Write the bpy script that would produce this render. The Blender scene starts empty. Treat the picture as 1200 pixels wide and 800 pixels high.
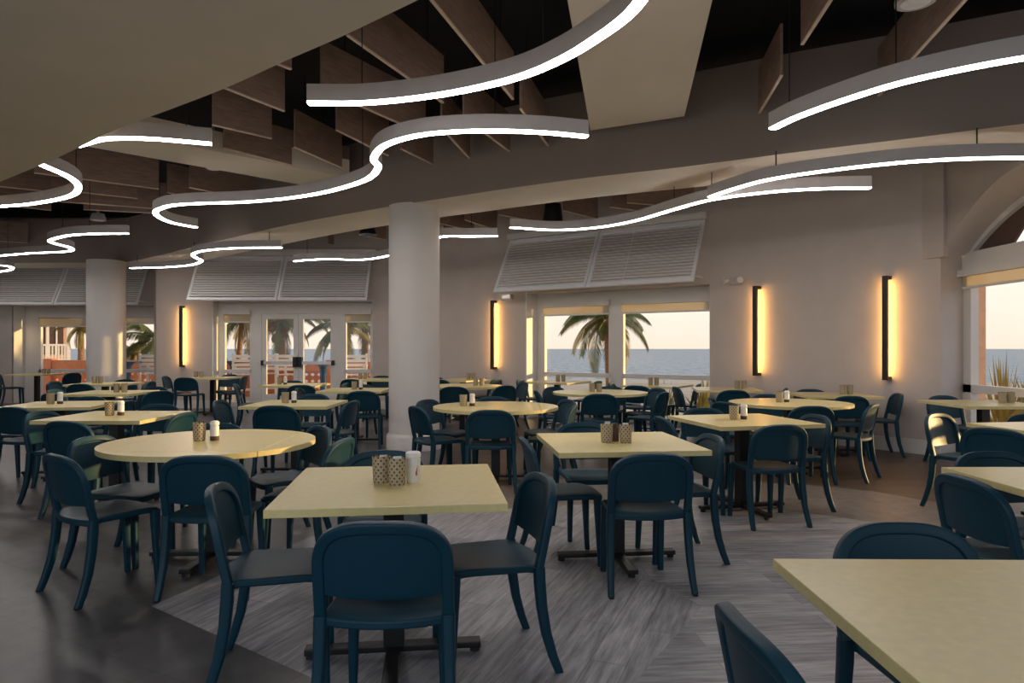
import bpy, bmesh, math, random
from mathutils import Vector, Matrix
random.seed(7)
sc = bpy.context.scene
COL = sc.collection
PI = math.pi
F, CH, HZ = 800.0, 1.36, 408.0          # focal length in px, eye height, horizon row of the photo

def P(px, py, z):                        # photo pixel -> point of the horizontal plane at height z
    y = F * (CH - z) / (py - HZ)
    return Vector(((px - 600) / F * y, y, z))
def PY(px, y, z=0.0):                    # photo column at a depth
    return Vector(((px - 600) / F * y, y, z))

# ------------------------------------------------------------------ materials
def new_mat(name):
    m = bpy.data.materials.new(name); m.use_nodes = True
    nt = m.node_tree; nt.nodes.clear()
    out = nt.nodes.new('ShaderNodeOutputMaterial')
    return m, nt, out
def N(nt, t, **kw):
    n = nt.nodes.new(t)
    for k, v in kw.items():
        if k in n.inputs: n.inputs[k].default_value = v
        else: setattr(n, k, v)
    return n
def principled(name, col, rough=0.5, metal=0.0, noise=0.06, scale=8.0, bump=0.0, spec=0.5, stretch=(1, 1, 1), coat=0.0):
    m, nt, out = new_mat(name)
    b = N(nt, 'ShaderNodeBsdfPrincipled')
    b.inputs['Roughness'].default_value = rough
    b.inputs['Metallic'].default_value = metal
    b.inputs['Specular IOR Level'].default_value = spec
    b.inputs['Coat Weight'].default_value = coat
    tc = N(nt, 'ShaderNodeTexCoord'); mp = N(nt, 'ShaderNodeMapping'); mp.inputs['Scale'].default_value = stretch
    nz = N(nt, 'ShaderNodeTexNoise'); nz.inputs['Scale'].default_value = scale; nz.inputs['Detail'].default_value = 4
    nt.links.new(tc.outputs['Object'], mp.inputs['Vector']); nt.links.new(mp.outputs[0], nz.inputs['Vector'])
    r = N(nt, 'ShaderNodeValToRGB')
    r.color_ramp.elements[0].color = (*[max(0, c * (1 - noise * 2)) for c in col], 1)
    r.color_ramp.elements[1].color = (*[min(1, c * (1 + noise * 2)) for c in col], 1)
    r.color_ramp.elements[0].position = .25; r.color_ramp.elements[1].position = .75
    nt.links.new(nz.outputs['Fac'], r.inputs['Fac']); nt.links.new(r.outputs[0], b.inputs['Base Color'])
    if bump:
        bp = N(nt, 'ShaderNodeBump'); bp.inputs['Strength'].default_value = bump; bp.inputs['Distance'].default_value = .01
        nt.links.new(nz.outputs['Fac'], bp.inputs['Height']); nt.links.new(bp.outputs[0], b.inputs['Normal'])
    nt.links.new(b.outputs[0], out.inputs[0])
    return m
def emission(name, col, s):
    m, nt, out = new_mat(name)
    e = N(nt, 'ShaderNodeEmission'); e.inputs[0].default_value = (*col, 1); e.inputs[1].default_value = s
    nt.links.new(e.outputs[0], out.inputs[0]); return m
def glass_mat(name, tint=(1, 1, 1), base=0.03):
    m, nt, out = new_mat(name)
    t = N(nt, 'ShaderNodeBsdfTransparent'); t.inputs[0].default_value = (*tint, 1)
    g = N(nt, 'ShaderNodeBsdfGlossy'); g.inputs['Roughness'].default_value = .02
    mx = N(nt, 'ShaderNodeMixShader')
    mx.inputs[0].default_value = base; nt.links.new(t.outputs[0], mx.inputs[1]); nt.links.new(g.outputs[0], mx.inputs[2])
    nt.links.new(mx.outputs[0], out.inputs[0]); return m
def plank_mat(name, c1, c2, mortar, rot, w=1.2, h=.15, rough=.38, grain=1.0):
    m, nt, out = new_mat(name)
    b = N(nt, 'ShaderNodeBsdfPrincipled'); b.inputs['Roughness'].default_value = rough; b.inputs['Specular IOR Level'].default_value = .5
    tc = N(nt, 'ShaderNodeTexCoord'); mp = N(nt, 'ShaderNodeMapping'); mp.inputs['Rotation'].default_value = (0, 0, rot)
    nt.links.new(tc.outputs['Object'], mp.inputs['Vector'])
    br = N(nt, 'ShaderNodeTexBrick'); br.offset = .37
    br.inputs['Scale'].default_value = 1; br.inputs['Brick Width'].default_value = w; br.inputs['Row Height'].default_value = h
    br.inputs['Mortar Size'].default_value = .0022; br.inputs['Color1'].default_value = (*c1, 1); br.inputs['Color2'].default_value = (*c2, 1)
    br.inputs['Mortar'].default_value = (*mortar, 1)
    nt.links.new(mp.outputs[0], br.inputs['Vector'])
    m2 = N(nt, 'ShaderNodeMapping'); m2.inputs['Scale'].default_value = (1.4, 14, 1) if grain > .5 else (3, 3, 1)
    nt.links.new(mp.outputs[0], m2.inputs['Vector'])
    nz = N(nt, 'ShaderNodeTexNoise'); nz.inputs['Scale'].default_value = 2.6; nz.inputs['Detail'].default_value = 9; nz.inputs['Roughness'].default_value = .65
    nt.links.new(m2.outputs[0], nz.inputs['Vector'])
    rp = N(nt, 'ShaderNodeValToRGB'); rp.color_ramp.elements[0].position = .3; rp.color_ramp.elements[1].position = .72
    lo = .42 if grain > .5 else .7
    rp.color_ramp.elements[0].color = (lo, lo, lo, 1); rp.color_ramp.elements[1].color = (1.3, 1.3, 1.3, 1)
    nt.links.new(nz.outputs['Fac'], rp.inputs['Fac'])
    mx = N(nt, 'ShaderNodeMix', data_type='RGBA', blend_type='MULTIPLY'); mx.inputs[0].default_value = 1
    nt.links.new(br.outputs['Color'], mx.inputs[6]); nt.links.new(rp.outputs[0], mx.inputs[7])
    nt.links.new(mx.outputs[2], b.inputs['Base Color'])
    bp = N(nt, 'ShaderNodeBump'); bp.inputs['Strength'].default_value = .12; bp.inputs['Distance'].default_value = .004
    nt.links.new(nz.outputs['Fac'], bp.inputs['Height']); nt.links.new(bp.outputs[0], b.inputs['Normal'])
    nt.links.new(b.outputs[0], out.inputs[0]); return m
def weave_mat():
    m, nt, out = new_mat('woven_tan')
    b = N(nt, 'ShaderNodeBsdfPrincipled'); b.inputs['Roughness'].default_value = .7
    tc = N(nt, 'ShaderNodeTexCoord'); sp = N(nt, 'ShaderNodeSeparateXYZ'); nt.links.new(tc.outputs['Object'], sp.inputs[0])
    at = N(nt, 'ShaderNodeMath', operation='ARCTAN2'); nt.links.new(sp.outputs['Y'], at.inputs[0]); nt.links.new(sp.outputs['X'], at.inputs[1])
    def osc(src, k):
        a = N(nt, 'ShaderNodeMath', operation='MULTIPLY'); a.inputs[1].default_value = k; nt.links.new(src, a.inputs[0])
        s = N(nt, 'ShaderNodeMath', operation='SINE'); nt.links.new(a.outputs[0], s.inputs[0]); return s.outputs[0]
    mu = N(nt, 'ShaderNodeMath', operation='MULTIPLY'); nt.links.new(osc(at.outputs[0], 10), mu.inputs[0]); nt.links.new(osc(sp.outputs['Z'], 230), mu.inputs[1])
    r = N(nt, 'ShaderNodeValToRGB')
    r.color_ramp.elements[0].position = .45; r.color_ramp.elements[0].color = (.42, .34, .22, 1)
    r.color_ramp.elements[1].position = .62; r.color_ramp.elements[1].color = (.035, .025, .015, 1)
    nt.links.new(mu.outputs[0], r.inputs[0]); nt.links.new(r.outputs[0], b.inputs['Base Color'])
    nt.links.new(b.outputs[0], out.inputs[0]); return m
def sea_mat():
    m, nt, out = new_mat('sea_water')
    b = N(nt, 'ShaderNodeBsdfPrincipled'); b.inputs['Roughness'].default_value = .35
    b.inputs['Specular IOR Level'].default_value = .12
    tc = N(nt, 'ShaderNodeTexCoord'); mp = N(nt, 'ShaderNodeMapping'); mp.inputs['Scale'].default_value = (.45, .07, 1)
    nt.links.new(tc.outputs['Object'], mp.inputs[0])
    nz = N(nt, 'ShaderNodeTexNoise'); nz.inputs['Scale'].default_value = 1.0; nz.inputs['Detail'].default_value = 8; nz.inputs['Roughness'].default_value = .7
    nt.links.new(mp.outputs[0], nz.inputs['Vector'])
    r = N(nt, 'ShaderNodeValToRGB'); r.color_ramp.elements[0].position = .35; r.color_ramp.elements[1].position = .68
    r.color_ramp.elements[0].color = (.025, .085, .13, 1); r.color_ramp.elements[1].color = (.36, .46, .50, 1)
    nt.links.new(nz.outputs['Fac'], r.inputs[0]); nt.links.new(r.outputs[0], b.inputs['Base Color'])
    bp = N(nt, 'ShaderNodeBump'); bp.inputs['Strength'].default_value = .5; bp.inputs['Distance'].default_value = .5
    nt.links.new(nz.outputs['Fac'], bp.inputs['Height']); nt.links.new(bp.outputs[0], b.inputs['Normal'])
    nt.links.new(b.outputs[0], out.inputs[0]); return m
def blind_mat():
    m, nt, out = new_mat('roller_blind_cloth')
    d = N(nt, 'ShaderNodeBsdfDiffuse'); d.inputs[0].default_value = (.62, .56, .45, 1)
    t = N(nt, 'ShaderNodeBsdfTranslucent'); t.inputs[0].default_value = (.62, .53, .38, 1)
    p = N(nt, 'ShaderNodeBsdfTransparent')
    a = N(nt, 'ShaderNodeMixShader'); a.inputs[0].default_value = .5
    c = N(nt, 'ShaderNodeMixShader'); c.inputs[0].default_value = .22
    nt.links.new(d.outputs[0], a.inputs[1]); nt.links.new(t.outputs[0], a.inputs[2])
    nt.links.new(a.outputs[0], c.inputs[1]); nt.links.new(p.outputs[0], c.inputs[2])
    nt.links.new(c.outputs[0], out.inputs[0]); return m

M = {
 'wall': principled('wall_paint', (.57, .505, .46), .75, noise=.02, scale=3),
 'soffit': principled('soffit_paint', (.78, .70, .59), .8, noise=.02, scale=2),
 'beam': principled('beam_shaded_taupe', (.27, .22, .19), .8, noise=.02, scale=2),  # fascia shade put into a colour darker than the beam's underside
 'column': principled('column_paint', (.70, .66, .62), .55, noise=.015, scale=3),
 'white': principled('white_trim_paint', (.76, .73, .69), .45, noise=.015, scale=4),
 'deck': principled('black_ceiling_paint', (.012, .012, .015), .9, noise=.1),
 'duct': principled('black_duct_paint', (.022, .022, .028), .7, noise=.1),
 'chair': principled('blue_moulded_plastic', (.0024, .036, .060), .46, noise=.02, scale=20, spec=.32),
 'table': principled('pale_yellow_laminate', (.69, .585, .275), .30, noise=.03, scale=30, spec=.45),
 'black': principled('black_powder_coat', (.004, .004, .005), .4, noise=.1, scale=30),
 'bronze': principled('dark_bronze_metal', (.012, .009, .007), .5, noise=.1),
 'glide': principled('rubber_glide', (.015, .015, .016), .7),
 'baffle': principled('walnut_baffle', (.31, .215, .17), .7, noise=.12, scale=5, stretch=(1, 1, 8)),
 'baffle_lit_edge': principled('walnut_edge_lit_tone', (.85, .68, .55), .6, noise=.08, scale=9),  # light on the baffles' bottom edges put into this paler colour
 'housing': principled('lamp_housing_grey', (.50, .47, .455), .55, noise=.02),
 'shutter': principled('shutter_white', (.88, .88, .89), .5, noise=.015),
 'terracotta': principled('terracotta_paint', (.68, .22, .08), .8, noise=.05),
 'patio_white': principled('patio_white_paint', (.85, .80, .72), .5, noise=.02),
 'patio_blue': principled('patio_blue_plastic', (.02, .06, .12), .45),
 'frond': principled('palm_frond', (.115, .135, .028), .55, noise=.2, scale=3),
 'frond2': principled('palm_frond_yellow', (.30, .24, .045), .55, noise=.2, scale=3),
 'trunk': principled('palm_trunk', (.30, .17, .09), .85, noise=.2, scale=8, stretch=(1, 1, 6), bump=.6),
 'coconut': principled('coconut_husk', (.30, .13, .04), .7),
 'sand': principled('sand_ground', (.55, .45, .33), .9, noise=.08, scale=2),
 'deckfloor': principled('patio_paving', (.50, .40, .31), .8, noise=.06, scale=2),
 'building': principled('peach_stucco', (.72, .45, .30), .85),
 'bwindow': principled('building_window_dark', (.10, .06, .05), .2),
 'steel': principled('brushed_steel', (.62, .60, .58), .3, metal=1),
 'shaker': principled('shaker_white', (.78, .75, .72), .3),
 'shaker_fill': principled('pepper_fill', (.07, .035, .02), .6),
 'red': principled('red_label_mark', (.5, .05, .03), .5),
 'paper': principled('white_paper', (.82, .80, .78), .7),
 'weave': weave_mat(), 'sea': sea_mat(), 'blind': blind_mat(),
 'glass': glass_mat('window_glass'),
 'led': emission('led_diffuser', (1.0, .93, .90), 16.0),
 'amber': emission('amber_led_strip', (1.0, .50, .13), 16.0),
 'spot': emission('downlight_lens', (1.0, .85, .7), 3.0),
 'brown_arch': principled('dark_arch_shutter', (.10, .06, .045), .6),
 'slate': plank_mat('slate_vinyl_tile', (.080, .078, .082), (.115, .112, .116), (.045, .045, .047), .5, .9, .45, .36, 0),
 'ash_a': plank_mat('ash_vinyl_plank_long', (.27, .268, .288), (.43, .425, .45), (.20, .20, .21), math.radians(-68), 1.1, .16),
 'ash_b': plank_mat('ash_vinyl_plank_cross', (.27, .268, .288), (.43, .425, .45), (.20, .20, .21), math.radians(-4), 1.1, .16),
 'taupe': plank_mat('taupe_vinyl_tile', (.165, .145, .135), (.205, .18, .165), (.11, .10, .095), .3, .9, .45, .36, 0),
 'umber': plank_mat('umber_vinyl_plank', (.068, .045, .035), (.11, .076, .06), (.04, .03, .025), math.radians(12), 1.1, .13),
}

# ------------------------------------------------------------------ mesh helpers
def link(name, bm, mats, parent=None, smooth=None, loc=None):
    bmesh.ops.recalc_face_normals(bm, faces=bm.faces[:])
    me = bpy.data.meshes.new(name)
    bm.to_mesh(me); bm.free()
    if not isinstance(mats, (list, tuple)): mats = [mats]
    for m in mats: me.materials.append(m)
    if smooth is not None:
        try: me.shade_smooth() if smooth >= 179 else me.set_sharp_from_angle(angle=math.radians(smooth))
        except Exception: pass
        for p in me.polygons: p.use_smooth = True
    o = bpy.data.objects.new(name, me); COL.objects.link(o)
    if parent is not None: o.parent = parent
    if loc is not None: o.location = loc
    return o
def tag(o, label, cat, group=None):
    o['label'] = label; o['category'] = cat
    if group: o['group'] = group
    return o
def thing(name, label, cat, loc=(0, 0, 0), rz=0.0, group=None):
    o = bpy.data.objects.new(name, None); COL.objects.link(o)
    o.empty_display_size = .1
    o.location = loc; o.rotation_euler = (0, 0, rz)
    return tag(o, label, cat, group)
def struct(name, bm, mats, parent=None, label=None, smooth=None):
    o = link(name, bm, mats, parent, smooth)
    if parent is None: o['kind'] = 'structure'
    if label: o['label'] = label
    return o
def add_box(bm, lo, hi, mi=0, rot=None, bevel=0.0):
    vs = [bm.verts.new((x, y, z)) for x in (lo[0], hi[0]) for y in (lo[1], hi[1]) for z in (lo[2], hi[2])]
    fs = []
    for q in ((0, 1, 3, 2), (4, 6, 7, 5), (0, 4, 5, 1), (2, 3, 7, 6), (0, 2, 6, 4), (1, 5, 7, 3)):
        f = bm.faces.new([vs[i] for i in q]); f.material_index = mi; fs.append(f)
    if rot is not None:
        for v in vs: v.co = rot @ v.co
    if bevel:
        es = list({e for f in fs for e in f.edges})
        bmesh.ops.bevel(bm, geom=es, offset=bevel, segments=2, affect='EDGES', profile=.7)
def add_prism(bm, poly, z0, z1, mi=0):
    a = [bm.verts.new((p[0], p[1], z0)) for p in poly]; b = [bm.verts.new((p[0], p[1], z1)) for p in poly]
    n = len(poly)
    fs = [bm.faces.new(a[::-1]), bm.faces.new(b)]
    for i in range(n): fs.append(bm.faces.new((a[i], a[(i + 1) % n], b[(i + 1) % n], b[i])))
    for f in fs: f.material_index = mi
    return fs
def add_tube(bm, pts, rad, seg=8, cap=True, mi=0):
    rings = []
    n = len(pts)
    up = Vector((0, 0, 1))
    for i, p in enumerate(pts):
        p = Vector(p)
        t = (Vector(pts[min(i + 1, n - 1)]) - Vector(pts[max(i - 1, 0)])).normalized()
        ref = up if abs(t.dot(up)) < .95 else Vector((1, 0, 0))
        a = t.cross(ref).normalized(); b = a.cross(t).normalized()
        r = rad[i] if isinstance(rad, (list, tuple)) else rad
        rings.append([bm.verts.new(p + a * math.cos(k * 2 * PI / seg) * r + b * math.sin(k * 2 * PI / seg) * r) for k in range(seg)])
    for i in range(n - 1):
        for k in range(seg):
            f = bm.faces.new((rings[i][k], rings[i][(k + 1) % seg], rings[i + 1][(k + 1) % seg], rings[i + 1][k])); f.material_index = mi
    if cap:
        bm.faces.new(rings[0][::-1]).material_index = mi; bm.faces.new(rings[-1]).material_index = mi
def add_sweep(bm, pts, sizes, ref, seg=12, power=4.0, cap=True):
    """sweep a superellipse section: sizes = (width along side vector, depth along ref)"""
    rings = []; n = len(pts); ref = Vector(ref)
    for i, p in enumerate(pts):
        t = (Vector(pts[min(i + 1, n - 1)]) - Vector(pts[max(i - 1, 0)])).normalized()
        s = t.cross(ref).normalized(); d = s.cross(t).normalized()
        w, h = sizes[i] if isinstance(sizes, list) else sizes
        ring = []
        for k in range(seg):
            a = 2 * PI * (k + .5) / seg
            c, q = math.cos(a), math.sin(a)
            ring.append(bm.verts.new(Vector(p) + s * math.copysign(abs(c) ** (2 / power), c) * w / 2 + d * math.copysign(abs(q) ** (2 / power), q) * h / 2))
        rings.append(ring)
    for i in range(n - 1):
        for k in range(seg):
            bm.faces.new((rings[i][k], rings[i][(k + 1) % seg], rings[i + 1][(k + 1) % seg], rings[i + 1][k]))
    if cap: bm.faces.new(rings[0][::-1]); bm.faces.new(rings[-1])
def add_lathe(bm, prof, seg=24, c=(0, 0), mi=0):
    rings = [[bm.verts.new((c[0] + r * math.cos(2 * PI * k / seg), c[1] + r * math.sin(2 * PI * k / seg), z)) for k in range(seg)] for r, z in prof]
    for i in range(len(prof) - 1):
        for k in range(seg):
            f = bm.faces.new((rings[i][k], rings[i][(k + 1) % seg], rings[i + 1][(k + 1) % seg], rings[i + 1][k])); f.material_index = mi
    bm.faces.new(rings[0][::-1]).material_index = mi; bm.faces.new(rings[-1]).material_index = mi
def catmull(pts, n=12):
    pts = [Vector(p) for p in pts]; out = []
    for i in range(len(pts) - 1):
        p0 = pts[i - 1] if i else pts[0] * 2 - pts[1]
        p1, p2 = pts[i], pts[i + 1]
        p3 = pts[i + 2] if i + 2 < len(pts) else pts[-1] * 2 - pts[-2]
        for k in range(n):
            t = k / n
            out.append(.5 * ((2 * p1) + (p2 - p0) * t + (2 * p0 - 5 * p1 + 4 * p2 - p3) * t * t + (3 * p1 - p0 - 3 * p2 + p3) * t ** 3))
    out.append(pts[-1]); return out
def wall_seg(bm, a, b, z0, z1, th=.2):
    """wall slab whose room-side face runs a->b (room lies to the left of a->b), thickness away from the room"""
    a = Vector(a[:2]); b = Vector(b[:2]); d = (b - a).normalized(); nrm = Vector((-d.y, d.x))
    add_prism(bm, [a, b, b + nrm * th, a + nrm * th], z0, z1)

# ------------------------------------------------------------------ camera
cam = bpy.data.cameras.new('camera'); cam.lens = 24; cam.sensor_width = 36; cam.shift_y = 8 / 1200
cam.clip_end = 30000; cam.clip_start = .05
co = bpy.data.objects.new('camera', cam); COL.objects.link(co)
co.location = (0, 0, CH); co.rotation_euler = (PI / 2, 0, 0); sc.camera = co

# ------------------------------------------------------------------ floor
bm = bmesh.new(); add_prism(bm, [(-14, -2.5), (6.2, -2.5), (6.2, 9.2), (5.4, 9.4), (3.6, 12.0), (.6, 14.2), (-3, 16.2), (-9, 17.8), (-14, 17.8)], -.12, 0)
def flat(poly, z, mi):
    f = bm.faces.new([bm.verts.new((p[0], p[1], z)) for p in poly]); f.material_index = mi
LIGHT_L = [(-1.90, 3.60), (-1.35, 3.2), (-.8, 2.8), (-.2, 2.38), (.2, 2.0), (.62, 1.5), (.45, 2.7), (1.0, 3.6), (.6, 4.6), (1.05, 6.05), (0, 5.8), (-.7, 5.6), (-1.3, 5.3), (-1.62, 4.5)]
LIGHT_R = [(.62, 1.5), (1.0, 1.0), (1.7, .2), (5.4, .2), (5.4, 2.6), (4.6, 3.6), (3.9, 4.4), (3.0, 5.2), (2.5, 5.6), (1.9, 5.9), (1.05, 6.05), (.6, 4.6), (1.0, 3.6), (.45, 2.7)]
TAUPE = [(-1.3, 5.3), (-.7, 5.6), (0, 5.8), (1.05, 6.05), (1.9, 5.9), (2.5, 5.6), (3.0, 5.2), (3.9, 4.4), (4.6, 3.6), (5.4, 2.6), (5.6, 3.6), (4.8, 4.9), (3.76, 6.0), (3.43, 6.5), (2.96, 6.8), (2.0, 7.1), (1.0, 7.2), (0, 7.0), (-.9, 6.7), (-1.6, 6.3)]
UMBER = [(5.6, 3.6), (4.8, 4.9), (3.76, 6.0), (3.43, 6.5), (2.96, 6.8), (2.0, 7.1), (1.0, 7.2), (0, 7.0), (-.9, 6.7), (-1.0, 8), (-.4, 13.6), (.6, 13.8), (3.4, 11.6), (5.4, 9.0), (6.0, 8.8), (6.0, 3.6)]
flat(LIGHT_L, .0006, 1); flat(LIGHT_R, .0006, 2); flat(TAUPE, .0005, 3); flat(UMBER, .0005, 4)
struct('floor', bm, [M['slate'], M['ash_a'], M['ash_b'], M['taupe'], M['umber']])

# ------------------------------------------------------------------ walls
WT = 4.65
A = dict(e0=(5.95, 6.0), e1=(5.85, 8.83), c1=(5.40, 8.60), c2=(3.26, 11.25), c3=(.28, 13.29), c4=(-1.16, 14.32), c5=(-3.15, 15.42),
         d0=(-6.80, 15.5), s0=(-8.08, 15.5), l0=(-8.86, 16.9), l1=(-12.35, 16.9), l2=(-14, 16.9))
def wall(name, segs, m='wall'):
    bm = bmesh.new()
    for s in segs: wall_seg(bm, *s)
    return struct(name, bm, M[m])
HEAD = 2.42
wall('wall_right', [(A['c2'], A['c1'], 0, WT, .18), (A['c1'], A['e1'], 0, 2.5, .18)][0:1])
wall('wall_center', [(A['c4'], A['c3'], 0, WT, .18), (A['c3'], A['c2'], HEAD, WT, .42)])
wall('wall_rear', [(A['c5'], A['c4'], 0, WT, .18), (A['d0'], A['c5'], HEAD, WT, .35)])
wall('wall_left', [(A['s0'], A['d0'], 0, WT, .18), (A['l0'], A['s0'], 0, WT, .15), (A['l1'], A['l0'], HEAD, WT, .45), (A['l2'], A['l1'], 0, WT, .45), ((-14, -2.5), A['l2'], 0, WT, .2)])

def off(p, d, k): return Vector((p[0] + d[0] * k, p[1] + d[1] * k))
# window planes (recessed) ------------------------------------------------
def bay(n_win, a, b, depth, head, rail, posts, doors=(), blind=True, nrm=None, bheights=None):
    """glazed bay between wall corners a (left) and b (right): recess sides, frame, panes and roller blinds"""
    a = Vector(a[:2]); b = Vector(b[:2]); d = (b - a); L = d.length; d.normalize()
    n = Vector((-d.y, d.x))              # away from the room
    a2 = a + n * depth; b2 = b + n * depth
    bm = bmesh.new()
    q = lambda s, o: a2 + d * s + n * o
    def bar(s0, s1, z0, z1, o0=-.04, o1=.05):
        add_prism(bm, [q(s0, o0), q(s1, o0), q(s1, o1), q(s0, o1)], z0, z1)
    # recess cheeks
    add_prism(bm, [a - d * .02, a + d * .005, a2 + d * .005, a2 - d * .02], 0, head + .3)
    add_prism(bm, [b - d * .005, b + d * .02, b2 + d * .02, b2 - d * .005], 0, head + .3)
    bar(0, L, head, HEAD + .02)                       # header
    bar(0, L, 0, .12)
    for s0, s1 in posts: bar(s0, s1, .12, head)
    edges = [0] + [v for p in posts for v in p] + [L]
    lights = []
    for i in range(0, len(edges) - 1, 2):
        s0, s1 = edges[i], edges[i + 1]
        if s1 - s0 > .1 and not any(abs((s0 + s1) / 2 - (x0 + x1) / 2) < .3 for x0, x1 in doors): lights.append((s0, s1))
    for s0, s1 in lights:
        bar(s0, s1, rail - .05, rail + .03)
        bar(s0, s0 + .05, .12, head); bar(s1 - .05, s1, .12, head)
        bar(s0, s1, head - .05, head)
    w = struct('window_%d' % n_win, bm, M['white'])
    for i, (s0, s1) in enumerate(lights):
        g = bmesh.new(); add_prism(g, [q(s0, .0), q(s1, .0), q(s1, .008), q(s0, .008)], .12, head)
        link('pane', g, M['glass'], w)
        if blind:
            g = bmesh.new(); h = (bheights[i] if bheights else .22)
            add_prism(g, [q(s0 + .03, -.075), q(s1 - .03, -.075), q(s1 - .03, -.072), q(s0 + .03, -.072)], head - h, head - .04)
            bl = link('roller_blind', g, M['blind'], w)
            g = bmesh.new(); add_prism(g, [q(s0 + .02, -.09), q(s1 - .02, -.09), q(s1 - .02, -.055), q(s0 + .02, -.055)], head - h - .03, head - h)
            link('bottom_bar', g, M['white'], bl)
            g = bmesh.new(); add_prism(g, [q(s0 + .01, -.13), q(s1 - .01, -.13), q(s1 - .01, -.042), q(s0 + .01, -.042)], head - .06, head + .04)
            link('blind_cassette', g, M['white'], bl)
    return w, q, d, n
# window_1: palm window
w1, q1, d1, n1 = bay(1, A['c3'], A['c2'], .44, 2.22, .86, [(0, .12), (1.62, 1.82), (3.55, 3.62)], bheights=[.2, .2])
# window_2: glass doors bay
dbay = 3.65
w2, q2, d2, n2 = bay(2, A['d0'], A['c5'], .34, 2.2, .84, [(0, .10), (.78, 1.0), (2.72, 2.92), (3.58, 3.65)], doors=[(1.0, 2.72)], bheights=[.22, .22])
# window_3: far left
w3, q3, d3, n3 = bay(3, A['l1'], A['l0'], .45, 2.2, .8, [(0, .35), (1.98, 2.10), (3.40, 3.49)], bheights=[.27, .2])
# door leaves
def door(nm, s0, s1, hinge_left):
    bm = bmesh.new()
    def bar(bm, a0, a1, z0, z1, o0=-.03, o1=.03): add_prism(bm, [q2(a0, o0), q2(a1, o0), q2(a1, o1), q2(a0, o1)], z0, z1)
    bar(bm, s0, s0 + .11, .02, 2.16); bar(bm, s1 - .11, s1, .02, 2.16); bar(bm, s0 + .11, s1 - .11, 2.04, 2.16); bar(bm, s0 + .11, s1 - .11, .02, .30)
    o = struct(nm, bm, M['white'])
    g = bmesh.new(); bar(g, s0 + .11, s1 - .11, .30, 2.04, -.004, .004); link('pane', g, M['glass'], o)
    g = bmesh.new(); bar(g, s0 + .05, s1 - .05, .99, 1.06, -.11, -.06); pb = link('push_bar', g, M['steel'], o)
    e0, e1 = (s1 - .10, s1 - .01) if hinge_left else (s0 + .01, s0 + .10)
    g = bmesh.new(); bar(g, e0, e1, .93, 1.16, -.12, -.025); link('latch', g, M['black'], o)
    e0, e1 = (s0 + .01, s0 + .07) if hinge_left else (s1 - .07, s1 - .01)
    g = bmesh.new(); bar(g, e0, e1, .97, 1.08, -.12, -.025); link('bar_end', g, M['black'], o)
door('door_1', 1.005, 1.855, True); door('door_2', 1.865, 2.715, False)
bm = bmesh.new(); add_prism(bm, [q2(1.0, -.05), q2(2.72, -.05), q2(2.72, .06), q2(1.0, .06)], 2.165, 2.22); struct('trim_1', bm, M['white'])

# baseboards
def baseboard(name, a, b):
    a = Vector(a); b = Vector(b); d = (b - a).normalized(); n = Vector((-d.y, d.x))
    bm = bmesh.new()
    add_prism(bm, [a + n * .018, b + n * .018, b, a], 0, .16); add_prism(bm, [a + n * .026, b + n * .026, b, a], .16, .185)
    struct(name, bm, M['white'])
baseboard('baseboard_right', A['c2'], A['c1']) if False else None
for nm, a, b in (('baseboard_right', A['c1'], A['c2']), ('baseboard_center', A['c3'], A['c4']), ('baseboard_rear', A['c4'], A['c5']), ('baseboard_left', A['d0'], A['s0'])):
    baseboard(nm, a, b)

# right window wall with the arched vault -----------------------------------
RW = []     # inner plane X at 5.4..; vault between inner plane (x=5.42) and window plane (x=5.88)
def arch(rise, spring, hw, yc, n=24): return [(yc + hw * u, spring + rise * (1 - u * u)) for u in [1 - 2 * k / n for k in range(n + 1)]]
bm = bmesh.new()
xin, xout = 5.40, 5.88
ai = arch(.82, 2.50, 1.50, 7.10); ao = arch(.63, 2.56, 1.60, 7.18)
vi = [bm.verts.new((xin, y, z)) for y, z in ai]; vo = [bm.verts.new((xout, y, z)) for y, z in ao]
for k in range(len(vi) - 1): bm.faces.new((vi[k], vo[k], vo[k + 1], vi[k + 1]))
# inner face round the arch up to the ceiling
top = [bm.verts.new((xin, y, 4.65)) for y, z in ai]
for k in range(len(vi) - 1): bm.faces.new((vi[k], vi[k + 1], top[k + 1], top[k]))
# outer face above the fanlight
topo = [bm.verts.new((xout + .2, y, 4.65)) for y, z in ao]
vo2 = [bm.verts.new((xout + .2, y, z)) for y, z in ao]
for k in range(len(vi) - 1): bm.faces.new((vo2[k], vo2[k + 1], topo[k + 1], topo[k])); bm.faces.new((vo[k], vo2[k], vo2[k + 1], vo[k + 1]))
# reveal cheek far side
wall_seg(bm, (5.85, 8.83), (5.40, 8.60), 0, 2.5, .12) if False else None
add_prism(bm, [(5.40, 8.60), (5.86, 8.83), (5.86, 8.99), (5.30, 8.74)], 0, 2.55)
# near pier and the wall running towards the camera
add_prism(bm, [(5.40, 5.58), (6.1, 5.58), (6.1, 5.0), (5.40, 5.0)], 0, 4.65)
struct('wall_arch', bm, M['wall'], smooth=40)
bm = bmesh.new(); add_prism(bm, [(5.55, 5.0), (5.75, 5.0), (6.2, -2.5), (6.0, -2.5)], 0, 4.65)
struct('wall_side', bm, M['wall'])
# block over the corner (arch pier head)
bm = bmesh.new(); add_prism(bm, [(5.24, 8.87), (5.34, 8.45), (5.43, 8.5), (5.43, 8.9)], 2.5, 4.65); struct('trim_2', bm, M['wall'])
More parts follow.
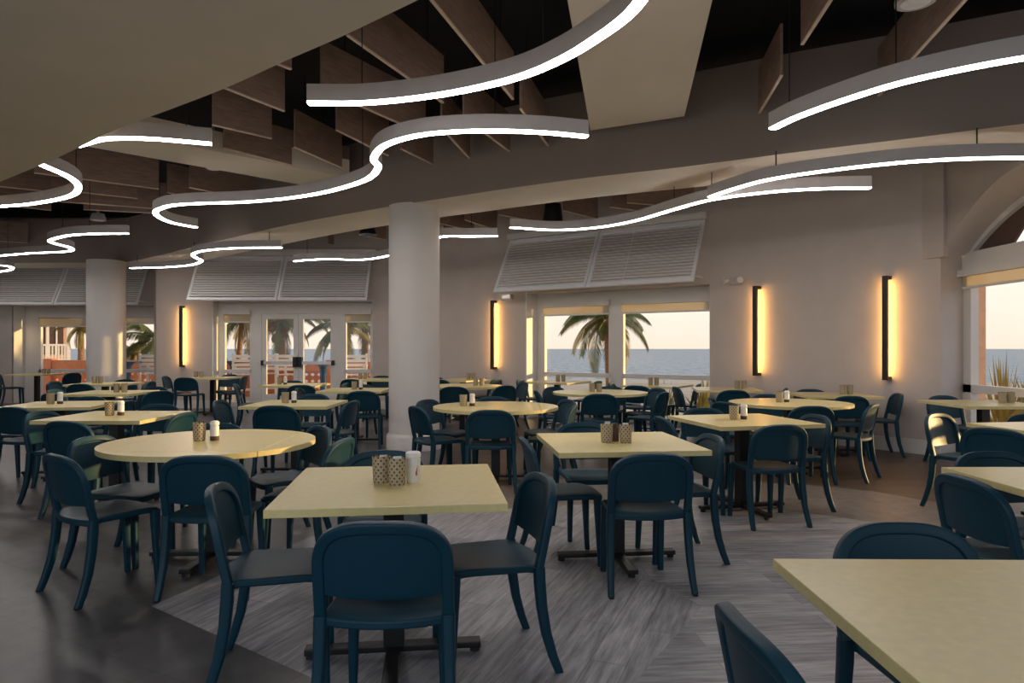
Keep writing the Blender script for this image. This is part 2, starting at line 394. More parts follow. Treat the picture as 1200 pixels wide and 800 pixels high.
# window_4 frame
bm = bmesh.new()
add_prism(bm, [(5.80, 5.6), (5.80, 8.82), (5.94, 8.82), (5.94, 5.6)], 2.32, 2.58)        # transom board
add_prism(bm, [(5.82, 5.6), (5.82, 8.82), (5.92, 8.82), (5.92, 5.6)], .80, .90)
add_prism(bm, [(5.82, 5.6), (5.82, 8.82), (5.92, 8.82), (5.92, 5.6)], 0, .10)
for y0, y1 in ((8.66, 8.82), (5.6, 5.7)): add_prism(bm, [(5.82, y0), (5.82, y1), (5.92, y1), (5.92, y0)], .1, 2.4)
def arch_band(hw0, r0, hw1, r1, x0, x1, sp=2.56):
    a0 = arch(r0, sp, hw0, 7.18); a1 = arch(r1, sp, hw1, 7.18)
    R = [[bm.verts.new((x, y, z)) for y, z in aa] for aa, x in ((a0, x0), (a1, x0), (a1, x1), (a0, x1))]
    for k in range(24):
        for j in range(4):
            bm.faces.new((R[j][k], R[j][k + 1], R[(j + 1) % 4][k + 1], R[(j + 1) % 4][k]))
arch_band(1.60, .63, 1.50, .555, 5.83, 5.92)
w4 = struct('window_4', bm, M['white'])
g = bmesh.new(); add_prism(g, [(5.87, 5.65), (5.87, 8.7), (5.878, 8.7), (5.878, 5.65)], .1, 2.33); link('pane', g, M['glass'], w4)
g = bmesh.new(); aa = arch(.55, 2.57, 1.50, 7.18)
half = [p for p in aa if p[0] >= 7.5] + [(8.05, 2.57)]
f0 = [g.verts.new((5.89, y, z)) for y, z in half]; f1 = [g.verts.new((5.92, y, z)) for y, z in half]
g.faces.new(f0); g.faces.new(f1[::-1])
for i in range(len(half)): g.faces.new((f0[i], f1[i], f1[(i + 1) % len(half)], f0[(i + 1) % len(half)]))
link('fanlight_shutter', g, M['brown_arch'], w4)
half = [(8.05, 2.57)] + [p for p in aa if p[0] <= 7.6]
g = bmesh.new(); f0 = [g.verts.new((5.87, y, z)) for y, z in half]; g.faces.new(f0); link('fanlight_pane', g, M['glass'], w4)
g = bmesh.new(); add_prism(g, [(5.74, 5.65), (5.74, 8.7), (5.743, 8.7), (5.743, 5.65)], 2.14, 2.30); bl = link('roller_blind', g, M['blind'], w4)
g = bmesh.new(); add_prism(g, [(5.73, 5.65), (5.73, 8.7), (5.76, 8.7), (5.76, 5.65)], 2.11, 2.14); link('bottom_bar', g, M['white'], bl)
g = bmesh.new(); add_prism(g, [(5.70, 5.6), (5.70, 8.78), (5.80, 8.78), (5.80, 5.6)], 2.27, 2.35); link('blind_cassette', g, M['white'], bl)

# ------------------------------------------------------------------ columns
def column(n, x, y, r, top):
    bm = bmesh.new()
    add_lathe(bm, [(r + .035, 0), (r + .035, .17), (r + .02, .20), (r, .215), (r, top)], 48, (x, y))
    o = struct('column_%d' % n, bm, M['column'], smooth=40)
column(1, -1.338, 9.35, .345, 3.29)
column(2, -8.97, 15.1, .385, 3.29)

# ------------------------------------------------------------------ ceiling: soffit, ring beam, cross beams, deck
ZB = 3.28
def beam_px(px, py): return P(px, py, ZB)
bf = [Vector((7.4, 4.6, 0)), Vector((5.9, 5.15, 0)), beam_px(1200, 145), beam_px(1067, 162), beam_px(930, 178.5), beam_px(800, 195.5), beam_px(690, 208), beam_px(600, 220), beam_px(515, 233), beam_px(456, 242), beam_px(345, 262), beam_px(250, 283.5), beam_px(150, 306.5), Vector((-9.9, 15.3, 0)), Vector((-13.9, 15.4, 0))]
bf = catmull([Vector((p.x, p.y, 0)) for p in bf], 5)
back = []
for i, p in enumerate(bf):
    t = (bf[min(i + 1, len(bf) - 1)] - bf[max(i - 1, 0)]).normalized()
    nrm = Vector((-t.y, t.x, 0)) if (-t.y * 0 + t.x) * 1 > 0 else Vector((t.y, -t.x, 0))
    back.append(p + nrm * .98)
bm = bmesh.new()
Z1 = 4.26
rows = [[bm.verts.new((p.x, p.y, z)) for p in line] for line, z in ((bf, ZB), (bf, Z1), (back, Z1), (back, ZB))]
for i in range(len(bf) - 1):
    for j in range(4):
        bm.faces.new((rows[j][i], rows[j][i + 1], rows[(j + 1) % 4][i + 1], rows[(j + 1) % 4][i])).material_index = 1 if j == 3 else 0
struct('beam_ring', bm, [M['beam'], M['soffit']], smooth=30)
# near soffit
se = [P(px, py, 2.95) for px, py in ((0, 213), (67, 185), (133, 153), (200, 128), (267, 102), (333, 72), (400, 43), (490, 0))]
se = [Vector((-9.5, 9.9, 0)), Vector((-7.0, 8.1, 0))] + se + [Vector((.5, 2.35, 0)), Vector((2.5, .9, 0)), Vector((4.5, -.6, 0))]
se = catmull([Vector((p.x, p.y, 0)) for p in se], 4)
bm = bmesh.new(); add_prism(bm, [(p.x, p.y) for p in se] + [(4.5, -2.5), (-13.9, -2.5), (-13.9, 9.9)], 2.95, 4.5)
struct('ceiling_soffit', bm, M['soffit'], smooth=30)
# black deck
bm = bmesh.new(); add_prism(bm, [(-14.2, -2.6), (6.4, -2.6), (6.4, 9.0), (3.4, 11.6), (-1, 14.6), (-9, 17.4), (-14.2, 17.4)], 4.6, 4.7)
struct('ceiling', bm, M['deck'])
for k, (xx, yy, an, rr) in enumerate(((-6, 9, -.7, .09), (-3.2, 6.6, -.62, .12), (-.3, 5.2, -.35, .10), (2.2, 4.2, -.5, .14), (4.4, 3.6, -.4, .09), (-1.2, 12, -.6, .10))):
    bm = bmesh.new(); d_ = Vector((math.cos(an), math.sin(an), 0)); add_tube(bm, [Vector((xx, yy, 4.44)) - d_ * 2.2, Vector((xx, yy, 4.44)) + d_ * 2.2], rr, 12)
    struct('trim_%d' % (7 + k), bm, M['duct'], smooth=40)
# cross beams
def cross_beam(nm, a, b, c, d, z0=3.68, z1=4.59):
    bm = bmesh.new(); add_prism(bm, [a, b, c, d], z0, z1); struct(nm, bm, M['soffit'])
pa, pb_, pc, pd = P(690, 142, 3.68), P(805, 124, 3.68), P(835, 0, 3.68), P(665, 0, 3.68)
dirb = (pd - pa).normalized()
pa2, pb2 = pa - dirb * .3, pb_ - dirb * .3
pc2 = pb_ + dirb * 4.4; pd2 = pa + dirb * 4.4
cross_beam('beam_radial', pa2, pb2, pc2, pd2)
qa, qb = P(372, 208, 3.68), P(330, 209, 3.68)
dq = (P(115, 163, 3.68) - P(345, 206, 3.68)).normalized()
nq = Vector((-dq.y, dq.x, 0))
q0 = P(352, 207, 3.68)
cross_beam('beam_radial_left', q0 - dq * .5 + nq * .42, q0 - dq * .5 - nq * .42, q0 + dq * 3.8 - nq * .42, q0 + dq * 3.8 + nq * .42, z1=3.92)

# ------------------------------------------------------------------ baffles
ZBF = 3.69
ORD = ['first', 'second', 'third', 'fourth', 'fifth', 'sixth', 'seventh', 'eighth', 'ninth', 'tenth', 'eleventh', 'twelfth', 'thirteenth', 'fourteenth', 'fifteenth', 'sixteenth', 'seventeenth', 'eighteenth']
def baffle(a, b, label, group, h=.45, z=ZBF):
    a = Vector((a.x, a.y)); b = Vector((b.x, b.y)); d = (b - a); L = d.length; ang = math.atan2(d.y, d.x)
    r = thing('ceiling_baffle', label, 'ceiling baffle', (a.x, a.y, z), ang, group)
    bm = bmesh.new(); add_box(bm, (0, -.011, .012), (L, .011, h)); link('panel', bm, M['baffle'], r)
    bm = bmesh.new(); add_box(bm, (0, -.012, 0), (L, .012, .012)); link('lit_edge_strip', bm, M['baffle_lit_edge'], r)
    for s in (.2, .8):
        bm = bmesh.new(); add_tube(bm, [(L * s, 0, h), (L * s, 0, 4.6 - z)], .004, 5); link('hanger', bm, M['black'], r)
def bpx(z, *q): return P(q[0], q[1], z), P(q[2], q[3], z)
ZONES = [
 ('brown wood baffle between the near soffit and left cross beam, %s from the left', [
   (300, 66, 341, 82), (230, 91, 333, 131), (249, 147, 318, 163), (345, 173, 400, 197), (262, 174, 409, 211), (376, 105, 498, 158), (394, 153, 455, 183)]),
 ('brown wood baffle between the two cross beams, %s from the left', [
   (407, 42, 519, 121), (470, 175, 507, 193), (505, 0, 601, 117), (517, 150, 550, 186), (543, 138, 597, 178), (610, 128, 642, 171)]),
 ('brown wood baffle beyond the left cross beam, %s from the left', [
   (0, 219, 59, 225), (40, 203, 186, 222), (60, 222, 161, 233), (20, 233, 140, 242), (95, 238, 195, 246), (98, 246, 178, 250), (0, 240, 60, 247), (0, 283, 33, 285), (196, 226, 240, 235), (222, 220, 300, 236)]),
 ('brown wood baffle right of the pale cross beam, %s from the left', [
   (890, 133, 916, 89), (940, 53, 978, -6), (1030, 113, 1132, 0)]),
]
for fmt, L in ZONES:
    L = sorted(L, key=lambda q: min(q[0], q[2]))
    for k, q in enumerate(L):
        baffle(*bpx(ZBF, *q), fmt % ORD[k], 'brown wood ceiling baffles')
# behind the ring beam
outer = [(345, 288, 395, 296), (385, 286, 440, 298), (425, 276, 452, 281), (515, 262, 555, 271), (520, 276, 545, 281), (545, 258, 582, 270), (585, 252, 640, 262), (660, 247, 700, 257), (715, 243, 800, 254), (735, 238, 830, 246), (836, 222, 905, 214)]
for k, q in enumerate(sorted(outer, key=lambda q: q[0])):
    a, b = bpx(ZBF, *q)
    baffle(a, b, 'brown wood baffle behind the ring beam above the windows, %s from the left' % ORD[k], 'brown wood ceiling baffles', h=.40)

# ------------------------------------------------------------------ curved linear lamps
ZL = 3.0
def lamp(label, px, hang=(.12, .5, .88), zl=ZL, rods=None):
    pts = catmull([Vector((p.x, p.y, 0)) for p in (P(x, y, zl) if not isinstance(x, str) else None for x, y in px)], 14)
    o = pts[len(pts) // 2].copy(); base = Vector((o.x, o.y, zl))
    r = thing('curved_linear_lamp', label, 'pendant lamp', base, 0, 'curved white linear lamps')
    loc = [p - o for p in pts]
    n = len(loc)
    def strip(w0, z0, z1):
        bm = bmesh.new(); rings = []
        for i, p in enumerate(loc):
            t = (loc[min(i + 1, n - 1)] - loc[max(i - 1, 0)]).normalized(); s = Vector((-t.y, t.x, 0))
            rings.append([bm.verts.new(p + s * a * w0 / 2 + Vector((0, 0, z))) for a, z in ((-1, z0), (1, z0), (1, z1), (-1, z1))])
        for i in range(n - 1):
            for k in range(4): bm.faces.new((rings[i][k], rings[i][(k + 1) % 4], rings[i + 1][(k + 1) % 4], rings[i + 1][k]))
        bm.faces.new(rings[0][::-1]); bm.faces.new(rings[-1]); return bm
    link('housing', strip(.066, .012, .125), M['housing'], r, 40)
    link('diffuser', strip(.058, .0, .012), M['led'], r, 40)
    for s in hang:
        p = loc[int(s * (n - 1))]
        bm = bmesh.new(); add_tube(bm, [p + Vector((0, 0, .125)), p + Vector((0, 0, .27 if rods else 1.55))], .004 if not rods else .006, 6)
        link('suspension_rod', bm, M['black'], r)
lamp('white curved lamp nearest the camera, sweeping up out of the top centre', [(361, 122), (420, 122), (480, 117), (545, 107), (610, 91), (660, 70), (700, 46), (735, 20), (758, -8), (790, -60)])
lamp('long white S-shaped lamp crossing the dark middle of the ceiling', [(230, 267), (200, 261), (183, 252), (188, 245), (215, 240), (300, 236.5), (370, 228), (425, 213), (443, 198), (438, 187), (452, 171), (495, 159), (560, 154.5), (630, 156), (688, 161)])
lamp('white curved lamp at the top right in front of ring beam', [(905, 152), (935, 138), (985, 120), (1050, 100), (1120, 84), (1200, 69.5), (1290, 58)])
lamp('long white curved lamp hung just under the ring beam at right', [(832, 231.5), (862, 221.5), (905, 210.5), (980, 199.5), (1060, 191), (1130, 187), (1200, 186), (1280, 188)], rods=True, hang=(.02, .3, .75))
lamp('white curved lamp in front of the palm window shutters', [(598, 267), (650, 270), (700, 267), (745, 259), (790, 246), (835, 234.5), (900, 226), (960, 222), (1020, 221)])
lamp('white curved lamp passing behind the nearest column', [(583, 277), (550, 277.5), (515, 278.5), (480, 292), (455, 300), (425, 304.5), (385, 304), (360, 305), (345, 306.5)])
lamp('white S-shaped lamp in front of the glass door shutters', [(153, 314.5), (190, 313.5), (222, 311), (236, 306.5), (230, 302.5), (226, 298.5), (240, 294), (280, 291), (330, 290.5)], rods=True, hang=(.03, .55, .97))
lamp('white S-shaped lamp left of the far left column', [(-60, 307), (-20, 302), (30, 297.5), (78, 295), (83, 291), (62, 285), (60, 281.5), (80, 276.5), (110, 274.5), (150, 274)])
lamp('white hooked lamp cut off by the left edge of the photo', [(-50, 246), (0, 242.5), (40, 239), (80, 231), (92, 221), (82, 209), (50, 194.5), (20, 182)])
lamp('short white lamp peeking out from behind near soffit', [(90, 172), (118, 164.5), (150, 163), (190, 164.5), (248, 169.5)])
lamp('small white lamp end at the left edge near the shutters', [(-70, 322), (-30, 320), (0, 318.5), (14, 315.5), (8, 312), (-30, 309)])

# ------------------------------------------------------------------ bahama shutters
def shutter(label, a, b, zt, zb, proj, nrm):
    """louvred panel: top edge a->b on the wall, bottom pushed out into the room by proj along nrm"""
    a = Vector((a[0], a[1], zt)); b = Vector((b[0], b[1], zt)); n = Vector((nrm[0], nrm[1], 0)).normalized()
    a = a + n * .06; b = b + n * .06
    L = (b - a).length; ux = (b - a).normalized(); v = n * proj + Vector((0, 0, zb - zt)); H = v.length; vy = v.normalized(); w = ux.cross(vy).normalized()
    if w.dot(n) < 0: w = -w
    mat = Matrix((ux, vy, w)).transposed().to_4x4(); mat.translation = a
    r = thing('louvred_shutter', label, 'shutter', a, 0, 'white louvred shutters over the windows'); r.matrix_world = mat
    def frm(nm, lo, hi):
        bm = bmesh.new(); add_box(bm, lo, hi, bevel=.004); link(nm, bm, M['shutter'], r)
    frm('stile', (0, 0, -.02), (.055, H, .02)); frm('stile', (L - .055, 0, -.02), (L, H, .02))
    frm('rail', (.055, 0, -.02), (L - .055, .07, .02)); frm('rail', (.055, H - .07, -.02), (L - .055, H, .02))
    bm = bmesh.new(); k = 0.1
    while k < H - .09:
        R = Matrix.Translation((0, k, 0)) @ Matrix.Rotation(math.radians(32), 4, 'X')
        add_box(bm, (.05, -.030, -.004), (L - .05, .030, .004), rot=R); k += .062
    link('louvres', bm, M['shutter'], r)
    if 'right white louvred shutter panel over the palm' in label:
        bm = bmesh.new(); add_box(bm, (L * .36 - .006, .09, .030), (L * .36 + .006, H - .09, .038)); link('tilt_rod', bm, M['shutter'], r)
    for s in (.03, L - .05):        # stay arm from the bottom rail back to the wall
        p0 = mat @ Vector((s, H - .1, 0)); p1 = p0 - n * (proj - .02) + Vector((0, 0, .02))
        bm = bmesh.new(); inv = mat.inverted(); add_tube(bm, [inv @ p0, inv @ p1], .012, 6); link('stay_arm', bm, M['shutter'], r)
n12 = (-.565, -.825)
pL = PY(600, 13.49); pM = PY(712, 12.28); pR = PY(829, 11.22)
def on_c(px):        # point on the centre wall line
    a = Vector(A['c3']); b = Vector(A['c2']); k = (px - 600) / F
    t = (k * a.y - a.x) / ((b.x - a.x) - k * (b.y - a.y)); return a + (b - a) * t
shutter('left white louvred shutter panel over the palm window', on_c(600), on_c(705), 3.47, 2.42, .56, n12)
shutter('right white louvred shutter panel over the palm window', on_c(706), on_c(828), 3.47, 2.42, .56, n12)
shutter('left white louvred shutter panel over the glass doors', (-7.06, 15.42), (-5.11, 15.42), 3.42, 2.40, .56, (0, -1))
shutter('right white louvred shutter panel over the glass doors', (-5.09, 15.42), (-3.15, 15.42), 3.42, 2.40, .56, (0, -1))
shutter('white louvred shutter panel over window behind far left column', (-10.93, 16.9), (-8.93, 16.9), 3.42, 2.40, .56, (0, -1))
shutter('white louvred shutter panel cut by the left edge of photo', (-12.98, 16.9), (-10.95, 16.9), 3.42, 2.40, .56, (0, -1))
# head board boxes above the shutters
bm = bmesh.new(); add_box(bm, (-7.15, 15.27, 3.44), (-3.05, 15.42, 3.58)); struct('trim_3', bm, M['white'])
bm = bmesh.new(); add_box(bm, (-13.2, 16.75, 3.44), (-8.85, 16.9, 3.58)); struct('trim_4', bm, M['white'])
bm = bmesh.new(); c_, e_ = on_c(598), on_c(830); nn = Vector(n12)
add_prism(bm, [c_, e_, e_ + nn * .12, c_ + nn * .12], 3.49, 3.6); struct('trim_5', bm, M['white'])

# ------------------------------------------------------------------ sconces and small wall fittings
def sconce(label, p, nrm, z0=.94, L=1.376):
    n = Vector((nrm[0], nrm[1])).normalized(); ang = math.atan2(n.y, n.x) + PI / 2     # local -Y points into the room
    r = thing('wall_sconce', label, 'wall lamp', (p[0], p[1], z0), ang, 'tall black bar sconces')
    bm = bmesh.new(); add_box(bm, (-.032, -.145, 0), (.032, -.10, L), bevel=.003); link('bar', bm, M['bronze'], r)
    for z in (0, L - .045):
        bm = bmesh.new(); add_box(bm, (-.032, -.10, z), (.032, 0, z + .045), bevel=.003); link('end_bracket', bm, M['bronze'], r)
    bm = bmesh.new(); add_box(bm, (-.022, -.0995, .05), (.022, -.092, L - .05)); link('light_strip', bm, M['amber'], r)
def on_seg(a, b, px):
    a = Vector(a); b = Vector(b); k = (px - 600) / F
    t = (k * a.y - a.x) / ((b.x - a.x) - k * (b.y - a.y)); return a + (b - a) * t
nr = Vector((A['c1'][1] - A['c2'][1], -(A['c1'][0] - A['c2'][0]))).normalized()
if nr.y > 0: nr = -nr
sconce('black bar sconce glowing amber, rightmost on the right wall', on_seg(A['c1'], A['c2'], 1042), nr)
sconce('black bar sconce glowing amber, beside the emergency light', on_seg(A['c1'], A['c2'], 890), nr)
n34 = Vector((A['c4'][1] - A['c3'][1], -(A['c4'][0] - A['c3'][0]))).normalized()
if n34.y > 0: n34 = -n34
sconce('black bar sconce glowing amber, between column and palm window', on_seg(A['c3'], A['c4'], 581), n34)
sconce('black bar sconce glowing amber, left of the glass doors', (PY(215, 15.5).x, 15.5), (0, -1))
# emergency light
pe = on_seg(A['c1'], A['c2'], 863); ang = math.atan2(nr.y, nr.x) + PI / 2
r = thing('emergency_light', 'small white twin-head emergency light high on right wall', 'emergency light', (pe.x + nr.x * .01, pe.y + nr.y * .01, 2.37), ang)
bm = bmesh.new(); add_box(bm, (-.11, -.055, 0), (.11, 0, .12), bevel=.008); link('case', bm, M['housing'], r)
for s in (-1, 1):
    bm = bmesh.new(); add_tube(bm, [(s * .11, -.05, .08), (s * .15, -.12, .06)], [.03, .05], 14); link('lamp_head', bm, M['white'], r)
ps = on_seg(A['c3'], A['c4'], 596) + n34 * .05
ps = on_c(612) + Vector(n12) * .05
r = tag(link('speaker_box', (lambda b: (add_box(b, (-.11, -.06, -.06), (.11, .06, .05), bevel=.02), b)[1])(bmesh.new()), M['steel'], None, None, (PY(595, 13.25).x, 13.25, 2.36)), 'small grey device under the left corner of palm window shutter', 'wall device')
r.rotation_euler = (0, 0, math.radians(-35))
# black can lights behind the beam
def can_light(label, px, py, y, wpx, hpx):
    z = CH + (HZ - py) * y / F; x = (px - 600) / F * y; rr = wpx * y / F / 2; h = hpx * y / F
    r = thing('can_light', label, 'ceiling light', (x, y, z), 0, 'black can lights behind the ring beam')
    bm = bmesh.new(); add_lathe(bm, [(rr, 0), (rr, .02), (rr * .78, h), (rr * .3, h + .02), (rr * .3, h + .06)], 24); link('can', bm, M['black'], r, 40)
    bm = bmesh.new(); add_tube(bm, [(0, 0, h), (0, 0, 4.6 - z)], .012, 6); link('stem', bm, M['black'], r)
    bm = bmesh.new(); add_lathe(bm, [(rr * .8, -.004), (rr * .8, .0)], 24); link('lens', bm, M['glide'], r)
can_light('black can light above the palm window shutters', 648, 261, 10.6, 24, 22)
can_light('black can light left of the nearest column top', 431, 275, 11.6, 20, 9)
def disc(label, px, py, z, r_):
    p = P(px, py, z)
    r = thing('recessed_downlight', label, 'ceiling light', (p.x, p.y, z), 0, 'round recessed downlights')
    bm = bmesh.new(); add_lathe(bm, [(r_, 0), (r_, .03), (r_ * .8, .12), (r_*.2, .14), (r_*.2, 4.6 - z)], 28); link('trim_ring', bm, M['housing'], r, 40)
    bm = bmesh.new(); add_lathe(bm, [(r_ * .72, -.006), (r_ * .72, 0)], 24); link('lens', bm, M['paper'], r)
disc('round ceiling downlight at the top right edge of photo', 1073, 3, 3.75, .13)
disc('round ceiling downlight above the S-shaped lamp at left', 250, 198, 3.75, .09)
disc('round ceiling downlight near the far left lamps', 115, 258, 3.75, .13)

# ------------------------------------------------------------------ chairs
SQ = 3.0
def back_y(x, z): return -.185 - (z - .45) * .20 - .038 * (1 - (x / .23) ** 2) * min(1, max(0, (z - .40) / .12))
def hoop_z(s): return None
HW, ZS, ZR = .219, .60, .168
def hoop():
    pts = []
    for z in (.425, .46, .50, .54, .58): pts.append((HW, z))
    for k in range(0, 33):
        a = PI * k / 32; c, s = math.cos(a), math.sin(a)
        pts.append((HW * math.copysign(abs(c) ** (2 / SQ), c), ZS + ZR * abs(s) ** (2 / SQ)))
    for z in (.58, .54, .50, .46, .425): pts.append((-HW, z))
    return [Vector((x, back_y(x, z), z)) for x, z in pts]
chair_meshes = {}
def build_chair_parts(root):
    # seat: shallow dished slab
    bm = bmesh.new(); nu, nv = 16, 14
    def sp(u, v, off):
        # u across -1..1, v 0 rear..1 front
        hw = .212 - .02 * v
        c = .055
        x = hw * u
        yr = -.195 - .045 * (1 - u * u); yf = .212 - .028 * abs(u) ** 4
        y = yr + (yf - yr) * v
        if v > .8: x *= 1 - .10 * ((v - .8) / .2) ** 2 * abs(u) ** 3
        z = .452 - .014 * math.sin(PI * min(1, v * 1.1)) * (1 - u * u) - .02 * max(0, (v - .75) / .25) ** 2 - .012 * max(0, (.12 - v) / .12)
        return Vector((x, y, z + off))
    top = [[bm.verts.new(sp(-1 + 2 * i / nu, j / nv, 0)) for j in range(nv + 1)] for i in range(nu + 1)]
    bot = [[bm.verts.new(sp(-1 + 2 * i / nu, j / nv, -.032)) for j in range(nv + 1)] for i in range(nu + 1)]
    for i in range(nu):
        for j in range(nv):
            bm.faces.new((top[i][j], top[i + 1][j], top[i + 1][j + 1], top[i][j + 1]))
            bm.faces.new((bot[i][j], bot[i][j + 1], bot[i + 1][j + 1], bot[i + 1][j]))
    for i in range(nu):
        bm.faces.new((top[i][0], bot[i][0], bot[i + 1][0], top[i + 1][0])); bm.faces.new((top[i][nv], top[i + 1][nv], bot[i + 1][nv], bot[i][nv]))
    for j in range(nv):
        bm.faces.new((top[0][j], top[0][j + 1], bot[0][j + 1], bot[0][j])); bm.faces.new((top[nu][j], bot[nu][j], bot[nu][j + 1], top[nu][j + 1]))
    s = link('seat', bm, M['chair'], root, 45)
    bv = s.modifiers.new('round', 'BEVEL'); bv.width = .007; bv.segments = 2; bv.limit_method = 'ANGLE'
    # back hoop
    bm = bmesh.new(); hp = hoop(); n = len(hp); sizes = []
    for i, p in enumerate(hp):
        k = min(i, n - 1 - i) / 8
        sizes.append((.040, .034))
    add_sweep(bm, hp, sizes, (0, 1, .2), 16, 6.0)
    link('back_frame', bm, M['chair'], root, 50)
    # back panel
    bm = bmesh.new(); nu, nz = 20, 16; g = []
    for j in range(nz + 1):
        t = j / nz
        row = []
        for i in range(nu + 1):
            u = -1 + 2 * i / nu
            zb = .525 - .014 * (1 - u * u)
            z = zb + (ZS + ZR - .012 - zb) * t
            w = HW if z < ZS else HW * max(0, 1 - ((z - ZS) / ZR) ** SQ) ** (1 / SQ)
            w = max(w, .05)
            x = u * w
            row.append((x, back_y(x, z) + .001, z))
        g.append(row)
    fr = [[bm.verts.new((x, y + .006, z)) for x, y, z in row] for row in g]; bk = [[bm.verts.new((x, y - .006, z)) for x, y, z in row] for row in g]
    for j in range(nz):
        for i in range(nu):
            bm.faces.new((fr[j][i], fr[j][i + 1], fr[j + 1][i + 1], fr[j + 1][i])); bm.faces.new((bk[j][i], bk[j + 1][i], bk[j + 1][i + 1], bk[j][i + 1]))
    for i in range(nu): bm.faces.new((fr[0][i], bk[0][i], bk[0][i + 1], fr[0][i + 1])); bm.faces.new((fr[nz][i], fr[nz][i + 1], bk[nz][i + 1], bk[nz][i]))
    for j in range(nz): bm.faces.new((fr[j][0], fr[j + 1][0], bk[j + 1][0], bk[j][0])); bm.faces.new((fr[j][nu], bk[j][nu], bk[j + 1][nu], fr[j + 1][nu]))
    link('backrest', bm, M['chair'], root, 50)
    for sx in (-1, 1):
        bm = bmesh.new()
        pts = [(sx * .219, -.186, .445), (sx * .220, -.188, .38), (sx * .222, -.196, .28), (sx * .226, -.214, .17), (sx * .231, -.243, .07), (sx * .235, -.268, .006)]
        add_sweep(bm, pts, [(.046, .046), (.045, .048), (.042, .045), (.039, .042), (.035, .038), (.032, .034)], (0, 1, 0), 12, 4)
        l = link('leg', bm, M['chair'], root, 50)
        bm = bmesh.new(); add_box(bm, (sx * .235 - .012, -.284, 0), (sx * .235 + .012, -.254, .008)); link('glide', bm, M['glide'], l)
        bm = bmesh.new()
        pts = [(sx * .172, .165, .43), (sx * .174, .168, .33), (sx * .178, .176, .15), (sx * .180, .182, .006)]
        add_sweep(bm, pts, [(.048, .050), (.044, .046), (.037, .038), (.032, .032)], (0, 1, 0), 12, 4)
        l = link('leg', bm, M['chair'], root, 50)
        bm = bmesh.new(); add_box(bm, (sx * .18 - .012, .168, 0), (sx * .18 + .012, .196, .008)); link('glide', bm, M['glide'], l)
proto = None
NCH = 0
def chair(x, y, r, label):
    global proto, NCH
    NCH += 1
    g = 'blue moulded dining chairs'
    if proto is None:
        proto = thing('dining_chair', label, 'chair', (x, y, 0), math.radians(r), g); build_chair_parts(proto); return proto
    c = proto.copy(); COL.objects.link(c); c.location = (x, y, 0); c.rotation_euler = (0, 0, math.radians(r)); c['label'] = label
    for ch in proto.children:
        d = ch.copy(); COL.objects.link(d); d.parent = c
        for gch in ch.children:
            e = gch.copy(); COL.objects.link(e); e.parent = d
    return c

# ------------------------------------------------------------------ tables
TZ, TT, HS = .76, .032, .457
tproto = None; leafproto = None
def build_table_parts(root):
    bm = bmesh.new(); add_box(bm, (-HS, -HS, TZ - TT), (HS, HS, TZ), bevel=.003); link('tabletop', bm, M['table'], root)
    bm = bmesh.new(); add_box(bm, (-.20, -.20, TZ - TT - .008), (.20, .20, TZ - TT)); link('mounting_plate', bm, M['black'], root)
    bm = bmesh.new(); add_box(bm, (-.045, -.045, .045), (.045, .045, TZ - TT - .008), bevel=.006); link('post', bm, M['black'], root)
    for k in range(2):
        R = Matrix.Rotation(k * PI / 2, 4, 'Z')
        bm = bmesh.new()
        z0, z1 = (.022, .050)
        add_box(bm, (-.385, -.033, z0), (.385, .033, z1), rot=R, bevel=.006)
        b = link('base_bar', bm, M['black'], root)
        for s in (-1, 1):
            bm = bmesh.new(); add_lathe(bm, [(.022, 0), (.022, .022)], 12, tuple((R @ Vector((s * .36, 0, 0)))[:2])); link('glide', bm, M['glide'], b)
def leaf_mesh():
    bm = bmesh.new(); R = HS * math.sqrt(2) + .002
    pts = [(R * math.cos(a), R * math.sin(a)) for a in [(-PI / 4 + .004) + (PI / 2 - .008) * k / 20 for k in range(21)]]
    pts = [(max(x, HS + .003), y) for x, y in pts]
    add_prism(bm, pts, TZ - TT, TZ - .0005)
    return bm
def table(label, x, y, rz, leaves=''):
    global tproto, leafproto
    rr = math.radians(rz); g = 'pale yellow dining tables'
    if tproto is None:
        tproto = thing('dining_table', label, 'table', (x, y, 0), rr, g); build_table_parts(tproto); c = tproto
    else:
        c = tproto.copy(); COL.objects.link(c); c.location = (x, y, 0); c.rotation_euler = (0, 0, rr); c['label'] = label
        for ch in tproto.children:
            if ch.name.startswith('leaf'): continue
            d = ch.copy(); COL.objects.link(d); d.parent = c
            for gch in ch.children:
                e = gch.copy(); COL.objects.link(e); e.parent = d
    for L in leaves:
        if leafproto is None: o = leafproto = link('leaf', leaf_mesh(), M['table'], c)
        else: o = leafproto.copy(); COL.objects.link(o); o.parent = c
        o.rotation_euler = (0, 0, {'R': 0, 'F': PI / 2, 'L': PI, 'N': -PI / 2}[L])
    return c

